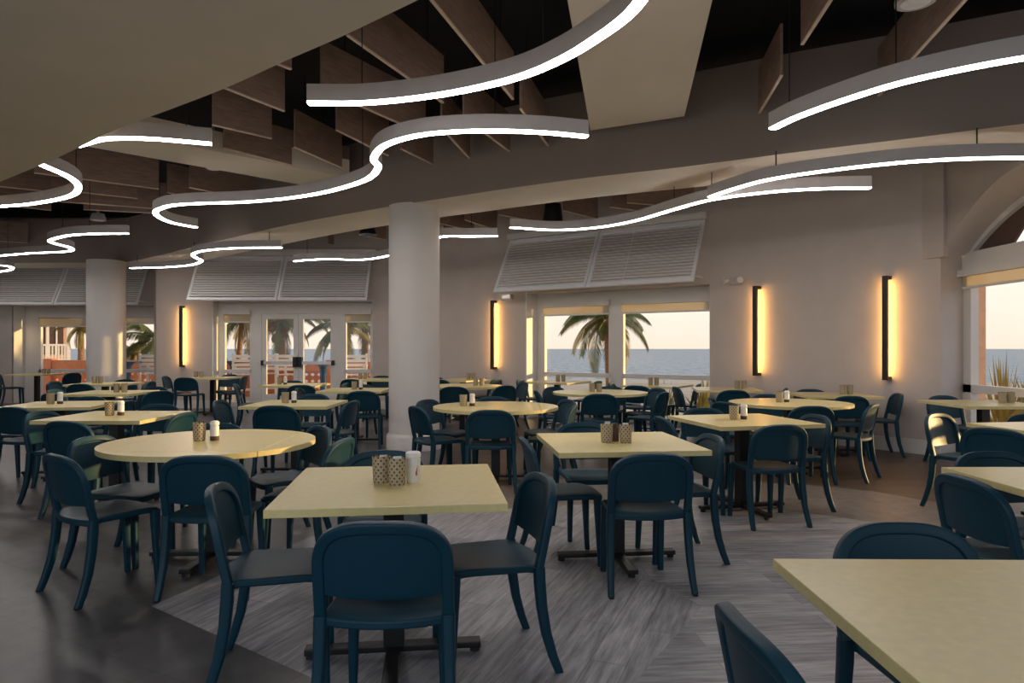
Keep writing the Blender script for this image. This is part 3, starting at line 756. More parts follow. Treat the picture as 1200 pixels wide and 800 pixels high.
ROUND = 'RFLN'
T = {  # key: (x, y, rot, leaves, name for labels)
 'T1': (-.525, 3.04, 7, '', 'the front centre square table'),
 'T2': (.675, 4.42, 6, '', 'the square table behind the front centre one'),
 'T3': (1.195, 1.486, -1, '', 'the cropped table in the lower right corner'),
 'T4': (2.63, 3.0, 0, '', 'the right-edge table behind the lower right one'),
 'T5': (-1.95, 4.43, 1, ROUND, 'the big round table at left front'),
 'T6': (-3.54, 6.11, 0, '', 'the table behind the left front round one'),
 'T7': (-4.85, 7.36, 10, '', 'the table cut by the left edge'),
 'T9': (-5.5, 9.35, 4, '', 'the third left table back from the round one'),
 'T10': (-7.0, 11.75, 6, '', 'the table before the far left column'),
 'T11': (-11.2, 16.1, 0, '', 'the table in the far left window corner'),
 'T12': (-6.2, 14.15, 0, '', 'the table under the leftmost sconce'),
 'T13': (-2.37, 7.5, 0, '', 'the square table left of the nearest column'),
 'T14': (-2.28, 9.95, 0, '', 'the table touching the nearest column on its left'),
 'T15': (-2.8, 13.4, 0, '', 'the table right of the glass doors'),
 'T16': (-3.6, 11.35, 0, '', 'the table facing the glass doors'),
 'T17': (-.17, 7.1, 0, ROUND, 'the round table right of the nearest column'),
 'T18': (-.80, 11.0, 0, ROUND, 'the round table half behind the nearest column'),
 'T19': (-.95, 13.2, -36, '', 'the table under the sconce beside the column'),
 'T20': (1.21, 9.4, 0, ROUND, 'the middle round table before the palm window'),
 'T21': (.82, 12.35, -34, '', 'the left table against the palm window'),
 'T22': (2.38, 11.2, -34, '', 'the right table against the palm window'),
 'T23': (3.18, 10.15, -10, '', 'the table under the left sconce of right wall'),
 'T24': (3.09, 7.6, 0, ROUND, 'the round table before the right wall sconces'),
 'T25': (1.94, 5.76, 13, '', 'the tilted square table before the sconces'),
 'T26': (4.2, 8.93, -6, '', 'the table under the rightmost sconce'),
 'T27': (5.19, 7.52, 0, '', 'the table beside the arched window'),
 'T28': (4.18, 5.12, 8, '', 'the table right of centre at photo edge'),
}
TLAB = {
 'T1': 'pale yellow square pedestal table at front centre, nearest whole table',
 'T2': 'pale yellow square table just right and behind the front centre one',
 'T3': 'pale yellow table top cropped by the lower right corner of photo',
 'T4': 'pale yellow table cut by right edge, behind the lower right one',
 'T5': 'large round pale yellow table with leaf seams at left front',
 'T6': 'pale yellow square table directly behind the left front round table',
 'T7': 'pale yellow table cut by the left edge, second behind round table',
 'T9': 'pale yellow table third behind the left front round table',
 'T10': 'pale yellow table in front of the far left column',
 'T11': 'small far table in the left window corner by terracotta balustrade',
 'T12': 'pale yellow table under the leftmost sconce by glass doors',
 'T13': 'pale yellow square table left of nearest column, before the glass doors',
 'T14': 'pale yellow table directly left of the nearest column',
 'T15': 'far pale yellow table by the right end of glass doors',
 'T16': 'pale yellow table standing in front of the glass double doors',
 'T17': 'round pale yellow table just right of the nearest column',
 'T18': 'round pale yellow table partly hidden behind the nearest column',
 'T19': 'far table under the sconce between column and palm window',
 'T20': 'round pale yellow table in the middle before palm window',
 'T21': 'left of two tables standing against the palm window',
 'T22': 'right of two tables standing against the palm window',
 'T23': 'pale yellow table under the left sconce of the right wall',
 'T24': 'round pale yellow table in front of the right wall sconces',
 'T25': 'pale yellow square table set askew before the right round table',
 'T26': 'pale yellow table under the rightmost sconce against the wall',
 'T27': 'pale yellow table beside the arched window at right edge',
 'T28': 'pale yellow table at right edge between cropped and arched window tables',
}
for k, (x, y, rz, lv, nm) in T.items(): table(TLAB[k], x, y, rz, lv)

CH_LIST = [
 ('T1', 'near', -.445, 2.54, 2), ('T1', 'left', -.97, 2.91, -78), ('T1', 'right', -.12, 3.0, 106), ('T1', 'far', -.68, 3.55, 188),
 ('T2', 'near', .75, 4.0, 5), ('T2', 'left', .36, 4.42, -83), ('T2', 'right', 1.06, 4.5, 97), ('T2', 'far', .57, 5.0, 185),
 ('T3', 'far', 1.27, 1.965, 180), ('T3', 'left', .77, 1.46, -86),
 ('T4', 'far', 2.66, 3.52, 180), ('T4', 'left', 2.37, 3.08, -88),
 ('T5', 'near', -1.72, 4.0, 2), ('T5', 'near left', -2.30, 3.91, -35), ('T5', 'far left', -2.48, 4.42, -98), ('T5', 'right', -1.34, 4.38, 82), ('T5', 'far right', -1.62, 4.86, 128), ('T5', 'far', -2.25, 4.95, 182),
 ('T6', 'near', -3.46, 5.66, -12), ('T6', 'right', -3.30, 6.15, 84), ('T6', 'far', -3.63, 6.75, 178), ('T6', 'left', -4.02, 6.18, -95),
 ('T7', 'near', -4.85, 7.05, -8), ('T7', 'left', -5.42, 7.35, -80), ('T7', 'far', -5.05, 7.85, 182), ('T7', 'right', -4.62, 7.5, 88),
 ('T9', 'near', -5.72, 8.95, -20), ('T9', 'left', -6.12, 9.5, -85), ('T9', 'far', -5.35, 9.95, 176), ('T9', 'right', -5.0, 9.35, 62),
 ('T10', 'near', -6.98, 11.3, 0), ('T10', 'right', -6.52, 11.8, 92), ('T10', 'far', -7.2, 12.35, 180), ('T10', 'left', -7.65, 11.8, -90),
 ('T11', 'left', -11.75, 16.05, -45), ('T11', 'right', -10.55, 16.1, 72),
 ('T12', 'near', -6.43, 13.75, 0), ('T12', 'right', -5.78, 14.05, 96), ('T12', 'far', -6.2, 14.75, 180), ('T12', 'left', -6.95, 14.25, -82),
 ('T13', 'near', -2.38, 7.12, 0), ('T13', 'left', -2.98, 7.62, -88), ('T13', 'far', -2.5, 8.3, 178), ('T13', 'right', -2.12, 7.55, 80),
 ('T14', 'near', -2.04, 9.47, 0), ('T14', 'left', -2.83, 9.95, -85), ('T14', 'far', -2.45, 10.55, 180),
 ('T15', 'near', -3.0, 12.95, -12), ('T15', 'right', -2.25, 13.3, 95), ('T15', 'far', -2.72, 14.0, 180),
 ('T16', 'near', -3.32, 10.95, 4), ('T16', 'far', -3.86, 11.9, 188), ('T16', 'left', -4.25, 11.2, -75), ('T16', 'right', -3.05, 11.4, 88),
 ('T17', 'near', -.2, 6.7, 0), ('T17', 'near left', -.72, 6.9, -58), ('T17', 'far left', -.72, 7.5, -120), ('T17', 'right', .36, 6.95, 76), ('T17', 'far right', .38, 7.55, 112), ('T17', 'far', -.22, 7.85, 180),
 ('T18', 'near', -.87, 10.5, 0), ('T18', 'near right', -.28, 10.75, 42), ('T18', 'right', -.05, 11.5, 112), ('T18', 'left', -1.35, 11.25, -95),
 ('T19', 'left', -1.28, 13.5, -120), ('T19', 'right', -.52, 12.9, 62), ('T19', 'near', -1.2, 12.8, -30),
 ('T20', 'near', 1.04, 8.86, 0), ('T20', 'left', .60, 9.25, -84), ('T20', 'far left', .78, 9.95, -142), ('T20', 'right', 1.76, 9.1, 58), ('T20', 'far', 1.42, 10.03, 168), ('T20', 'far right', 1.86, 9.72, 116),
 ('T21', 'left', .40, 12.5, -112), ('T21', 'right', 1.28, 12.15, 62), 
 ('T22', 'left', 1.92, 11.4, -112), ('T22', 'right', 2.74, 11.12, 66), ('T22', 'near', 2.05, 10.75, -30),
 ('T23', 'right', 3.68, 9.9, 70), ('T23', 'left', 2.72, 10.22, -88), ('T23', 'near', 3.05, 9.65, 0),
 ('T24', 'near', 2.95, 7.06, 0), ('T24', 'near right', 3.53, 7.22, 48), ('T24', 'near left', 2.52, 7.42, -62), ('T24', 'far left', 2.60, 7.95, -112), ('T24', 'far', 3.18, 8.25, 178),
 ('T25', 'near', 1.98, 5.40, 11), ('T25', 'right', 2.37, 5.86, 100), ('T25', 'left', 1.52, 5.72, -84), ('T25', 'far', 1.88, 6.30, 190),
 ('T26', 'near', 4.02, 8.48, 0), ('T26', 'right', 4.66, 8.75, 78), ('T26', 'far', 4.08, 9.33, 172),
 ('T27', 'far', 5.28, 8.02, -172), 
 ('T28', 'left', 3.68, 5.06, -56), ('T28', 'far left', 3.88, 5.78, -150), ('T28', 'far right', 4.46, 5.66, 168),
]
SIDE = {'near': 'blue chair seen from behind at %s', 'far': 'blue chair facing the viewer across %s',
        'left': 'blue chair on the left side of %s', 'right': 'blue chair on the right side of %s',
        'near left': 'blue chair at the near left of %s', 'near right': 'blue chair at the near right of %s',
        'far left': 'blue chair at the far left of %s', 'far right': 'blue chair at the far right of %s'}
def in_table(px, py, pad):
    for (x, y, rz, lv, nm) in T.values():
        a = math.radians(-rz); dx, dy = px - x, py - y
        u, v = dx * math.cos(a) - dy * math.sin(a), dx * math.sin(a) + dy * math.cos(a)
        if lv == ROUND:
            if math.hypot(u, v) < HS * 1.4142 + pad: return True
        elif abs(u) < HS + pad and abs(v) < HS + pad: return True
    return False
def settle(x, y, r):
    a = math.radians(r); c, q = math.cos(a), math.sin(a)
    for step in range(60):
        pts = [(u * .235, -.285 + .05 * abs(u) ** 2 + f) for u in (-1, -.5, 0, .5, 1) for f in (0, .05)]
        if not any(in_table(x + u * c - v * q, y + u * q + v * c, .04) for u, v in pts): break
        x -= -q * .01; y -= c * .01
    return x, y, step
def straddle(k, x, y, r):
    # slide a chair sideways until its front legs stand clear of the table's base bars
    tx, ty, rz = T[k][:3]; a = math.radians(r); c, q = math.cos(a), math.sin(a); b = math.radians(-rz)
    for d in sorted([i * .01 for i in range(-16, 17)], key=abs):
        ok = True
        X, Y = x + d * c, y + d * q
        for u in (-.176, .176):
            for v in (.175,):
                dx, dy = X + u * c - v * q - tx, Y + u * q + v * c - ty
                m, n = abs(dx * math.cos(b) - dy * math.sin(b)), abs(dx * math.sin(b) + dy * math.cos(b))
                if (m < .075 and n < .44) or (n < .075 and m < .44): ok = False
        if ok: return X, Y
    return x, y
CH_FINAL = []
for k, side, x, y, r in CH_LIST:
    x, y, st = settle(x, y, r); x, y = straddle(k, x, y, r); CH_FINAL.append((k, side, x, y, r))
    if st > 3: print('settled', k, side, st)
def corners(x, y, r, g=0):
    a = math.radians(r); c, q = math.cos(a), math.sin(a)
    return [Vector((x + u * c - v * q, y + u * q + v * c)) for u, v in ((-.22, -.27), (.22, -.27), (.19, .20), (-.19, .20))]
def sat(A_, B_):
    m = 9
    for Q in (A_, B_):
        for i in range(4):
            e = Q[(i + 1) % 4] - Q[i]; n = Vector((-e.y, e.x)).normalized()
            a = [p.dot(n) for p in A_]; b = [p.dot(n) for p in B_]
            m = min(m, min(max(a), max(b)) - max(min(a), min(b)))
    return m
for i in range(len(CH_FINAL)):
    for j in range(i):
        p = sat(corners(*CH_FINAL[i][2:]), corners(*CH_FINAL[j][2:]))
        if p > .015: print('chairs overlap', CH_FINAL[i][:2], CH_FINAL[j][:2], round(p, 3))
for k, side, x, y, r in CH_FINAL: chair(x, y, r, SIDE[side] % T[k][4])

# ------------------------------------------------------------------ table condiments
cup_proto = shk_proto = None
def clone(p, x, y, z, rz, label):
    c = p.copy(); COL.objects.link(c); c.location = (x, y, z); c.rotation_euler = (0, 0, rz); c['label'] = label
    for ch in p.children:
        d = ch.copy(); COL.objects.link(d); d.parent = c
        for g in ch.children:
            e = g.copy(); COL.objects.link(e); e.parent = d
    return c
def woven_cup(x, y, label, rz=0):
    global cup_proto
    g = 'woven condiment cups'
    if cup_proto is None:
        r = cup_proto = thing('woven_cup', label, 'condiment cup', (x, y, TZ), rz, g)
        bm = bmesh.new()
        prof = [(.033, 0), (.036, .01), (.0385, .06), (.040, .112), (.0375, .112), (.035, .06), (.033, .012)]
        add_lathe(bm, prof, 28); link('basket', bm, M['weave'], r, 50)
        bm = bmesh.new()
        for k in range(28 * 0 + 1): add_lathe(bm, [(.0385, .108), (.0415, .112), (.0415, .117), (.0385, .119)], 28)
        bmesh.ops.delete(bm, geom=[f for f in bm.faces if len(f.verts) > 4], context='FACES_ONLY')
        link('rim', bm, M['weave'], r, 60)
        return r
    return clone(cup_proto, x, y, TZ, rz, label)
def shaker(x, y, label, rz=0):
    global shk_proto
    if shk_proto is None:
        r = shk_proto = thing('shaker', label, 'shaker', (x, y, TZ), rz, 'table shakers')
        bm = bmesh.new(); add_lathe(bm, [(.026, 0), (.028, .004), (.028, .03)], 20); link('dark_base', bm, M['shaker_fill'], r, 40)
        bm = bmesh.new(); add_lathe(bm, [(.0275, .03), (.0275, .09), (.023, .10)], 20); link('body', bm, M['shaker'], r, 40)
        bm = bmesh.new(); add_lathe(bm, [(.026, .10), (.029, .103), (.029, .118), (.02, .128), (.006, .130)], 20); link('lid', bm, M['paper'], r, 40)
        return r
    return clone(shk_proto, x, y, TZ, rz, label)
CUPS = {'T5': (240, 1), 'T6': (133, 1), 'T7': (63, 1), 'T9': (141, 0), 'T10': (114, 0), 'T11': (54, 0), 'T12': (203, 0), 'T13': (338, 1), 'T16': (330, 1),
        'T14': (418, 1), 'T15': (425, 0), 'T17': (530, 1), 'T18': (561, 0), 'T19': (552, 0), 'T20': (698, 0), 'T21': (657, 0), 'T22': (766, 0), 'T23': (868, 0),
        'T24': (917, 1), 'T25': (865, 1), 'T26': (992, 0), 'T27': (1180, 0)}
woven_cup(-.505, 3.0, 'woven cup in front of pair on the front centre square table')
woven_cup(-.585, 3.055, 'woven cup behind left of pair on the front centre square table')
woven_cup(.605, 4.36, 'left woven cup on the square table behind front centre one')
woven_cup(.72, 4.33, 'right woven cup on the square table behind front centre one')
# printed canister on the front table
r = thing('canister', 'white canister with red mark beside woven cups on front centre table', 'canister', (-.445, 3.075, TZ), 0)
bm = bmesh.new(); add_lathe(bm, [(.030, 0), (.0325, .003), (.0325, .105), (.030, .110)], 28); link('body', bm, M['shaker'], r, 40)
bm = bmesh.new(); add_lathe(bm, [(.031, .110), (.034, .112), (.034, .130), (.028, .135)], 28); link('lid', bm, M['paper'], r, 40)
bm = bmesh.new()
for z0, z1, w0, w1 in ((.035, .045, .0, .012), (.045, .065, .012, .007), (.065, .085, .007, .0)):
    pass
g = []
for (a, z) in ((-62, .030), (-48, .034), (-50, .05), (-44, .078), (-56, .06), (-64, .045)):
    t = math.radians(a); g.append(bm.verts.new((.0329 * math.cos(t), .0329 * math.sin(t), z)))
bm.faces.new(g); link('printed_mark', bm, M['red'], r)
def packet(x, y, z, label, rz):
    bm = bmesh.new(); add_box(bm, (-.018, -.002, 0), (.018, .002, .085), rot=Matrix.Rotation(math.radians(10), 4, 'X'), bevel=.0008)
    o = link('sugar_packet', bm, M['paper'], None, None, (x, y, z)); o.rotation_euler = (0, 0, rz); tag(o, label, 'sugar packet', 'white sugar packets')
packet(-.505, 2.995, TZ + .045, 'white packet sticking out of the front woven cup', .3)
packet(-.585, 3.055, TZ + .04, 'white packet in the rear woven cup on front table', .8)
packet(.605, 4.36, TZ + .05, 'white packet in left cup on the second square table', .2)
packet(.72, 4.33, TZ + .045, 'white packet in right cup on the second square table', -.2)
bm = bmesh.new(); add_lathe(bm, [(.028, 0), (.03, .004), (.03, .08), (.022, .10), (.022, .115)], 20)
tag(link('sauce_bottle', bm, M['shaker_fill'], None, 40, (.662, 4.41, TZ)), 'dark brown bottle between two woven cups on second square table', 'bottle')
for k, (px, sh) in CUPS.items():
    x0, y0 = T[k][0], T[k][1]; y = y0; x = (px - 600) / F * y
    hw = .30
    x = max(x0 - hw, min(x0 + hw, x))
    nm = T[k][4]
    if sh:
        woven_cup(x - .035, y, 'woven cup standing on %s' % nm); shaker(x + .055, y + .02, 'small white shaker with dark base on %s' % nm)
    else:
        woven_cup(x - .05, y, 'left woven cup of two on %s' % nm); woven_cup(x + .05, y + .01, 'right woven cup of two on %s' % nm)

# ------------------------------------------------------------------ outside: ground, sea, patio, palms
bm = bmesh.new(); add_prism(bm, [(-40, 40), (-14.3, 17.9), (-9, 18.1), (-3, 16.7), (.9, 14.6), (3.9, 12.3), (5.6, 9.7), (6.4, 9.2), (6.5, -3), (30, -3), (30, 26), (-40, 40)][0:11] , -.5, -.06)
struct('ground', bm, M['sand'])
bm = bmesh.new(); add_prism(bm, [(-9000, 20), (9000, 20), (9000, 9000), (-9000, 9000)], -6.2, -6.0); struct('sea', bm, M['sea'])
bm = bmesh.new(); add_prism(bm, [(18, -400), (9000, -400), (9000, 19.9), (18, 19.9)], -6.2, -6.0); struct('sea_east', bm, M['sea'])
# balustrade with diamond holes
def balustrade(label, a, b, h=1.0, cell=.19, rows=3):
    a = Vector(a); b = Vector(b); d = b - a; L = d.length; ang = math.atan2(d.y, d.x)
    r = thing('balustrade', label, 'balustrade', (a.x, a.y, -.06), ang)
    n = int(L / cell); cw = L / n
    bm = bmesh.new()
    for i in range(n):
        for j in range(rows):
            x0, z0 = i * cw, .18 + j * cell; x1, z1 = x0 + cw, z0 + cell; cx, cz = (x0 + x1) / 2, (z0 + z1) / 2; k = .36
            c = [(x0, z0), (x1, z0), (x1, z1), (x0, z1)]; dm = [(cx, cz - cell * k), (cx + cw * k, cz), (cx, cz + cell * k), (cx - cw * k, cz)]
            cv = [bm.verts.new((x, 0, z)) for x, z in c]; dv = [bm.verts.new((x, 0, z)) for x, z in dm]
            for s in range(4):
                bm.faces.new((cv[s], cv[(s + 1) % 4], dv[s])); bm.faces.new((cv[s], dv[s], dv[s - 1]))
    bmesh.ops.remove_doubles(bm, verts=bm.verts[:], dist=.001)
    p = link('pierced_panel', bm, M['terracotta'], r); so = p.modifiers.new('thick', 'SOLIDIFY'); so.thickness = .08; so.offset = 0
    bm = bmesh.new(); add_box(bm, (0, -.09, .18 + rows * cell), (L, .09, h + .06), bevel=.01); link('coping', bm, M['terracotta'], r)
    bm = bmesh.new(); add_box(bm, (0, -.08, 0), (L, .08, .18)); link('plinth', bm, M['terracotta'], r)
    for s in (0, .33, .66, 1):
        bm = bmesh.new(); add_box(bm, (L * s - .2, -.14, 0), (L * s + .2, .14, h + .10), bevel=.01); link('pier', bm, M['terracotta'], r)
balustrade('terracotta pierced balustrade outside the far left window', (-16.5, 21.2), (-9.6, 20.4), 1.0)
balustrade('terracotta pierced balustrade beyond the glass doors', (-9.0, 20.3), (-3.2, 19.6), .98)
def patio_chair(label, x, y, rz):
    r = thing('patio_chair', label, 'outdoor chair', (x, y, -.06), math.radians(rz), 'white slatted patio chairs')
    W = M['patio_white']
    for sx in (-1, 1):
        bm = bmesh.new(); add_box(bm, (sx * .27 - .025, .2, 0), (sx * .27 + .025, .26, .95), bevel=.004); link('leg', bm, W, r)
        bm = bmesh.new(); add_box(bm, (sx * .27 - .025, -.28, 0), (sx * .27 + .025, -.22, 1.28), bevel=.004); link('leg', bm, W, r)
        bm = bmesh.new(); add_box(bm, (sx * .27 - .04, -.26, .95), (sx * .27 + .04, .3, .975), bevel=.004); link('armrest', bm, W, r)
    bm = bmesh.new()
    for k in range(5): add_box(bm, (-.25, -.24 + k * .1, .70), (.25, -.155 + k * .1, .725))
    link('seat', bm, W, r)
    bm = bmesh.new()
    for k in range(4): add_box(bm, (-.25, -.265, .82 + k * .115), (.25, -.24, .90 + k * .115))
    link('backrest', bm, W, r)
    bm = bmesh.new(); add_box(bm, (-.25, .21, .25), (.25, .24, .31)); link('footrest', bm, W, r)
patio_chair('white slatted patio chair outside left sidelight of the doors', PY(287, 18.6).x, 18.6, 15)
patio_chair('white slatted patio chair beside it behind left door post', PY(299, 19.1).x + .25, 19.3, 12)
patio_chair('white slatted patio chair seen through left glass door', PY(341, 18.6).x, 18.6, -8)
patio_chair('white slatted patio chair outside right sidelight of the doors', PY(416, 18.4).x, 18.4, 20)
patio_chair('white slatted patio chair right of the far left column', PY(176, 19.0).x, 19.2, 5)
def patio_table(label, x, y, s=.36):
    r = thing('patio_table', label, 'outdoor table', (x, y, -.06), .3, 'blue patio tables')
    bm = bmesh.new(); add_lathe(bm, [(s - .02, 1.02), (s, 1.03), (s, 1.06), (s - .02, 1.07)], 28); link('tabletop', bm, M['patio_blue'], r, 40)
    bm = bmesh.new(); add_lathe(bm, [(.14, .04), (.09, .25), (.08, .6), (.10, .9), (.16, 1.02)], 20); link('pedestal', bm, M['patio_blue'], r, 60)
    bm = bmesh.new(); add_lathe(bm, [(.30, 0), (.30, .03), (.14, .05)], 24); link('base', bm, M['patio_blue'], r, 40)
patio_table('dark blue pedestal patio table seen through the right glass door', PY(379, 17.6).x, 17.6)
patio_table('dark blue patio table outside the left sidelight', PY(274, 19.3).x, 19.3, .3)
patio_table('dark blue patio table right of the far left column', PY(158, 18.5).x - .2, 18.5, .36)

def frond_mesh(L, droop, seed, w=.34, n=30):
    rnd = random.Random(seed); bm = bmesh.new(); pts = []
    a0 = droop[0]; a1 = droop[1]; p = Vector((0, 0, 0))
    for i in range(n + 1):
        t = i / n; pts.append(p.copy())
        a = a0 + (a1 - a0) * t ** .8
        p = p + Vector((math.cos(a), 0, math.sin(a))) * (L / n)
    add_tube(bm, pts, [.022 * (1 - .8 * i / n) + .003 for i in range(n + 1)], 5)
    for i in range(2, n):
        t = i / n; tang = (pts[i + 1] - pts[i]).normalized(); ll = w * L * (.35 + .65 * math.sin(PI * min(1, .15 + t * .85))) * .62
        for s in (-1, 1):
            for e in (0, .33, .66):
                d = (Vector((0, s, 0)) * .8 + tang * .65 + Vector((0, 0, -.45 - .4 * rnd.random()))).normalized()
                q = pts[i] + tang * (L / n) * e; wd = tang * .016 * L * .55
                m_ = q + d * ll * .55; e_ = q + d * ll + Vector((0, 0, -.18 * ll))
                v = [bm.verts.new(c) for c in (q - wd * .4, q + wd * .4, m_ + wd * .7, e_, m_ - wd * .7)]
                bm.faces.new(v)
    return bm
FR = {}
def palm(label, px, cy, dist, L, nf, base_dx=0, base_z=-2.0, seed=1, nuts=0, yellow=.25, trunk_r=.11, x=None, az0=0):
    zc = CH + (HZ - cy) * dist / F; xc = (px - 600) / F * dist if x is None else x
    r = thing('palm_tree', label, 'palm tree', (xc + base_dx, dist, base_z), 0, 'palm trees outside')
    bm = bmesh.new(); H = zc - base_z
    pts = [Vector((-base_dx * (t ** 1.5), 0, H * t)) for t in [k / 14 for k in range(15)]]
    rad = [trunk_r * (1.25 - .4 * k / 14) * (1 + .06 * (k % 2)) for k in range(15)]
    add_tube(bm, pts, rad, 10); link('trunk', bm, M['trunk'], r, 50)
    top = pts[-1]; rnd = random.Random(seed)
    for k in range(nf):
        az = az0 + 2 * PI * k / nf * 1.0 + rnd.uniform(-.2, .2); el = rnd.choice([1.15, .75, .4, .05]) if nf > 8 else .6
        el = (1.2, .25, .75, -.25)[k % 4] + rnd.uniform(-.12, .12)
        key = (round(L, 2), k % 4, seed % 3)
        bm = frond_mesh(L * rnd.uniform(.85, 1.1), (el, el - 1.75), seed * 50 + k)
        f = link('frond', bm, M['frond2'] if rnd.random() < yellow else M['frond'], r)
        f.location = top; f.rotation_euler = (0, 0, az)
    for k in range(nuts):
        a = 2 * PI * k / nuts; bm = bmesh.new(); bmesh.ops.create_icosphere(bm, subdivisions=2, radius=.11)
        bmesh.ops.scale(bm, vec=(1, 1, 1.25), verts=bm.verts); o = link('coconut', bm, M['coconut'], r, 180); o.location = top + Vector((.2 * math.cos(a), .2 * math.sin(a), -.22 - .16 * (k % 3)))
palm('tall palm with coconuts outside the palm window', 711, 374, 21, 1.95, 16, .12, -2.2, 3, 8, .3, .10)
palm('slim palm outside left sidelight, leftmost trunk', 284, 372, 22, 1.5, 12, -.25, -1.5, 5, 0, .5, .08)
palm('second slim palm outside the left sidelight', 298, 370, 24, 1.6, 12, -.25, -1.5, 6, 0, .2, .09)
palm('palm with thick sunlit trunk seen through left glass door', 327, 376, 20.5, 1.5, 14, .1, -.06, 8, 5, .4, .13)
palm('palm behind the middle of the glass doors', 346, 368, 23, 1.8, 13, .2, -1.5, 9, 0, .1, .10)
palm('palm with wide drooping fronds seen through right glass door', 402, 386, 20.8, 1.6, 13, .15, -.06, 11, 0, .1, .10)
palm('palm with reddish trunk outside right sidelight', 427, 364, 22, 1.7, 14, .05, -.06, 12, 0, .1, .10)
palm('bright yellow-green palm outside the far left window', 95, 384, 24, .95, 18, 0, -.06, 14, 0, .7, .10)
palm('broad low palm right of the far left column', 182, 398, 26, 2.1, 16, 0, -.06, 15, 0, .2, .12)
palm('low palm beyond the balustrade, lowest of the left ones', 157, 413, 28, 1.3, 14, 0, -.06, 16, 0, .3, .12)
def spiky(label, x, y, z, n, L, seed, mat='frond2'):
    rnd = random.Random(seed); bm = bmesh.new()
    for k in range(n):
        az = rnd.uniform(0, 2 * PI); el = rnd.uniform(.35, 1.45); l = L * rnd.uniform(.7, 1.1); w = .018
        d = Vector((math.cos(az) * math.cos(el), math.sin(az) * math.cos(el), math.sin(el))); s = Vector((-math.sin(az), math.cos(az), 0)) * w
        p0 = Vector((rnd.uniform(-.06, .06), rnd.uniform(-.06, .06), 0)); p1 = p0 + d * l * .55; p2 = p0 + d * l + Vector((0, 0, -.15 * l * math.cos(el)))
        v = [bm.verts.new(c) for c in (p0 - s, p0 + s, p1 + s * 1.2, p2, p1 - s * 1.2)]; bm.faces.new(v)
    o = link('spiky_plant', bm, M[mat], None, None, (x, y, z)); tag(o, label, 'plant')
spiky('spiky grass plant outside right end of palm window', PY(822, 12.7).x, 12.7, -.06, 70, .95, 3)
spiky('pale spiky plant outside lower palm window beside the other', PY(795, 14.4).x - .3, 14.4, -.06, 60, .8, 4, 'frond')
spiky('tall spiky palmetto outside the arched window', 7.55, 10.5, -.06, 90, 1.35, 5)
spiky('second palmetto behind it outside the arched window', 9.3, 12.2, -.06, 80, 1.1, 6, 'frond')
# neighbouring building with white balconies
r = thing('apartment_building', 'peach building with white balcony outside far left window', 'building', (-21.6, 28.47, -.06), math.radians(36))
bm = bmesh.new(); add_box(bm, (-6, 0, 0), (2.6, 6, 9)); link('wall', bm, M['building'], r)
for x, ww in ((-.6, .7), (.5, .6), (1.42, .34), (1.92, .5)):
    bm = bmesh.new(); add_box(bm, (x, -.05, 1.15), (x + ww, .02, 2.9)); wn = link('window', bm, M['bwindow'], r)
    bm = bmesh.new(); add_box(bm, (x + ww / 2 - .03, -.08, 1.15), (x + ww / 2 + .03, -.051, 2.9)); link('mullion', bm, M['patio_white'], wn)
    bm = bmesh.new(); add_box(bm, (x - .12, -.12, 1.05), (x - .02, -.052, 3.0)); link('post', bm, M['patio_white'], r)
bm = bmesh.new(); add_box(bm, (2.47, -1.5, .95), (2.6, -1.37, 3.3)); link('corner_post', bm, M['patio_white'], r)
bm = bmesh.new(); add_box(bm, (-4, -1.5, .85), (2.6, 0, .95)); link('balcony_slab', bm, M['patio_white'], r)
bm = bmesh.new(); add_box(bm, (-4, -1.5, 1.52), (2.6, -1.42, 1.60))
for k in range(60): add_box(bm, (-4 + k * .11, -1.48, .95), (-4 + k * .11 + .06, -1.44, 1.53))
link('balcony_rail', bm, M['patio_white'], r)
bm = bmesh.new(); add_box(bm, (-4, -1.5, -.0), (2.6, -1.2, .85)); link('balcony_skirt', bm, M['building'], r)
# terracotta pier outside the arched window
bm = bmesh.new(); add_box(bm, (6.30, 9.36, -.06), (6.50, 9.7, 3.4), bevel=.01); struct('trim_6', bm, M['building'])

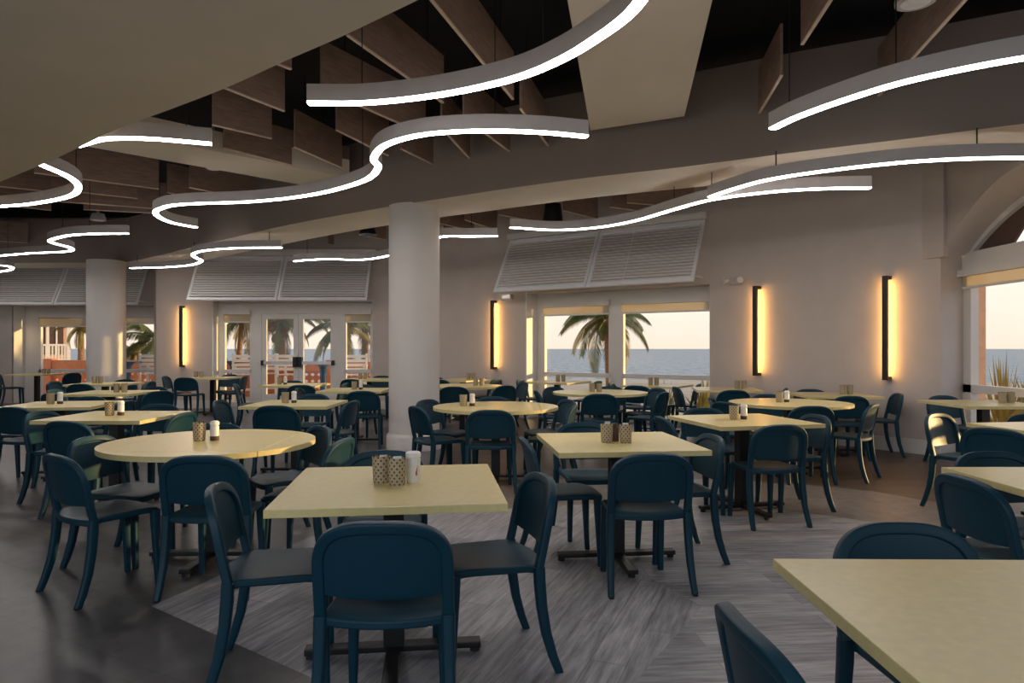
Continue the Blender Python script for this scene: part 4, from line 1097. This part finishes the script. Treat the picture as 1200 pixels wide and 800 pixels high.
# ------------------------------------------------------------------ light
w = bpy.data.worlds.new('World'); sc.world = w; w.use_nodes = True
nt = w.node_tree; nt.nodes.clear()
out = nt.nodes.new('ShaderNodeOutputWorld'); bg = nt.nodes.new('ShaderNodeBackground')
tc = nt.nodes.new('ShaderNodeTexCoord'); sp = nt.nodes.new('ShaderNodeSeparateXYZ'); nt.links.new(tc.outputs['Generated'], sp.inputs[0])
def ramp(stops):
    r = nt.nodes.new('ShaderNodeValToRGB'); r.color_ramp.elements[0].position = stops[0][0]; r.color_ramp.elements[0].color = (*stops[0][1], 1)
    r.color_ramp.elements[1].position = stops[-1][0]; r.color_ramp.elements[1].color = (*stops[-1][1], 1)
    for p, c in stops[1:-1]: e = r.color_ramp.elements.new(p); e.color = (*c, 1)
    return r
front = ramp([(0, (.66, .54, .44)), (.06, (.66, .59, .50)), (.16, (.66, .62, .57)), (.45, (.36, .39, .45)), (1, (.22, .27, .36))])
rear = ramp([(0, (.46, .46, .48)), (.3, (.40, .44, .52)), (1, (.24, .31, .46))])
nt.links.new(sp.outputs['Z'], front.inputs[0]); nt.links.new(sp.outputs['Z'], rear.inputs[0])
mr = nt.nodes.new('ShaderNodeMapRange'); mr.inputs['From Min'].default_value = -.15; mr.inputs['From Max'].default_value = .3
nt.links.new(sp.outputs['Y'], mr.inputs[0])
mx = nt.nodes.new('ShaderNodeMix'); mx.data_type = 'RGBA'
nt.links.new(mr.outputs[0], mx.inputs[0]); nt.links.new(rear.outputs[0], mx.inputs[6]); nt.links.new(front.outputs[0], mx.inputs[7])
nt.links.new(mx.outputs[2], bg.inputs[0]); bg.inputs[1].default_value = 1.0
nt.links.new(bg.outputs[0], out.inputs[0])
sun = bpy.data.lights.new('sun', 'SUN'); sun.energy = 2.8; sun.color = (1.0, .66, .26); sun.angle = math.radians(1.0)
so = bpy.data.objects.new('sun', sun); COL.objects.link(so)
so.rotation_euler = Vector((.97, .24, .10)).to_track_quat('Z', 'Y').to_euler()
def area(name, loc, rot, size, energy, col, sy=None):
    l = bpy.data.lights.new(name, 'AREA'); l.energy = energy; l.color = col; l.size = size
    if sy: l.shape = 'RECTANGLE'; l.size_y = sy
    o = bpy.data.objects.new(name, l); COL.objects.link(o); o.location = loc; o.rotation_euler = rot; return o
area('fill_light_behind', (-1.5, -1.8, 2.6), (math.radians(62), 0, 0), 5, 32, (.80, .90, 1.0), 1.6)  # unseen fill light added behind the camera to brighten the room

sc.view_settings.view_transform = 'Standard'; sc.view_settings.look = 'None'; sc.view_settings.gamma = 1.0
sc.view_settings.use_curve_mapping = False; sc.view_settings.exposure = 0.78
sc.cycles.use_denoising = True; sc.cycles.max_bounces = 7; sc.cycles.diffuse_bounces = 4; sc.cycles.glossy_bounces = 3; sc.cycles.transparent_max_bounces = 12
sc.cycles.sample_clamp_indirect = 4.0; sc.cycles.caustics_reflective = False; sc.cycles.caustics_refractive = False
print('chairs', NCH)
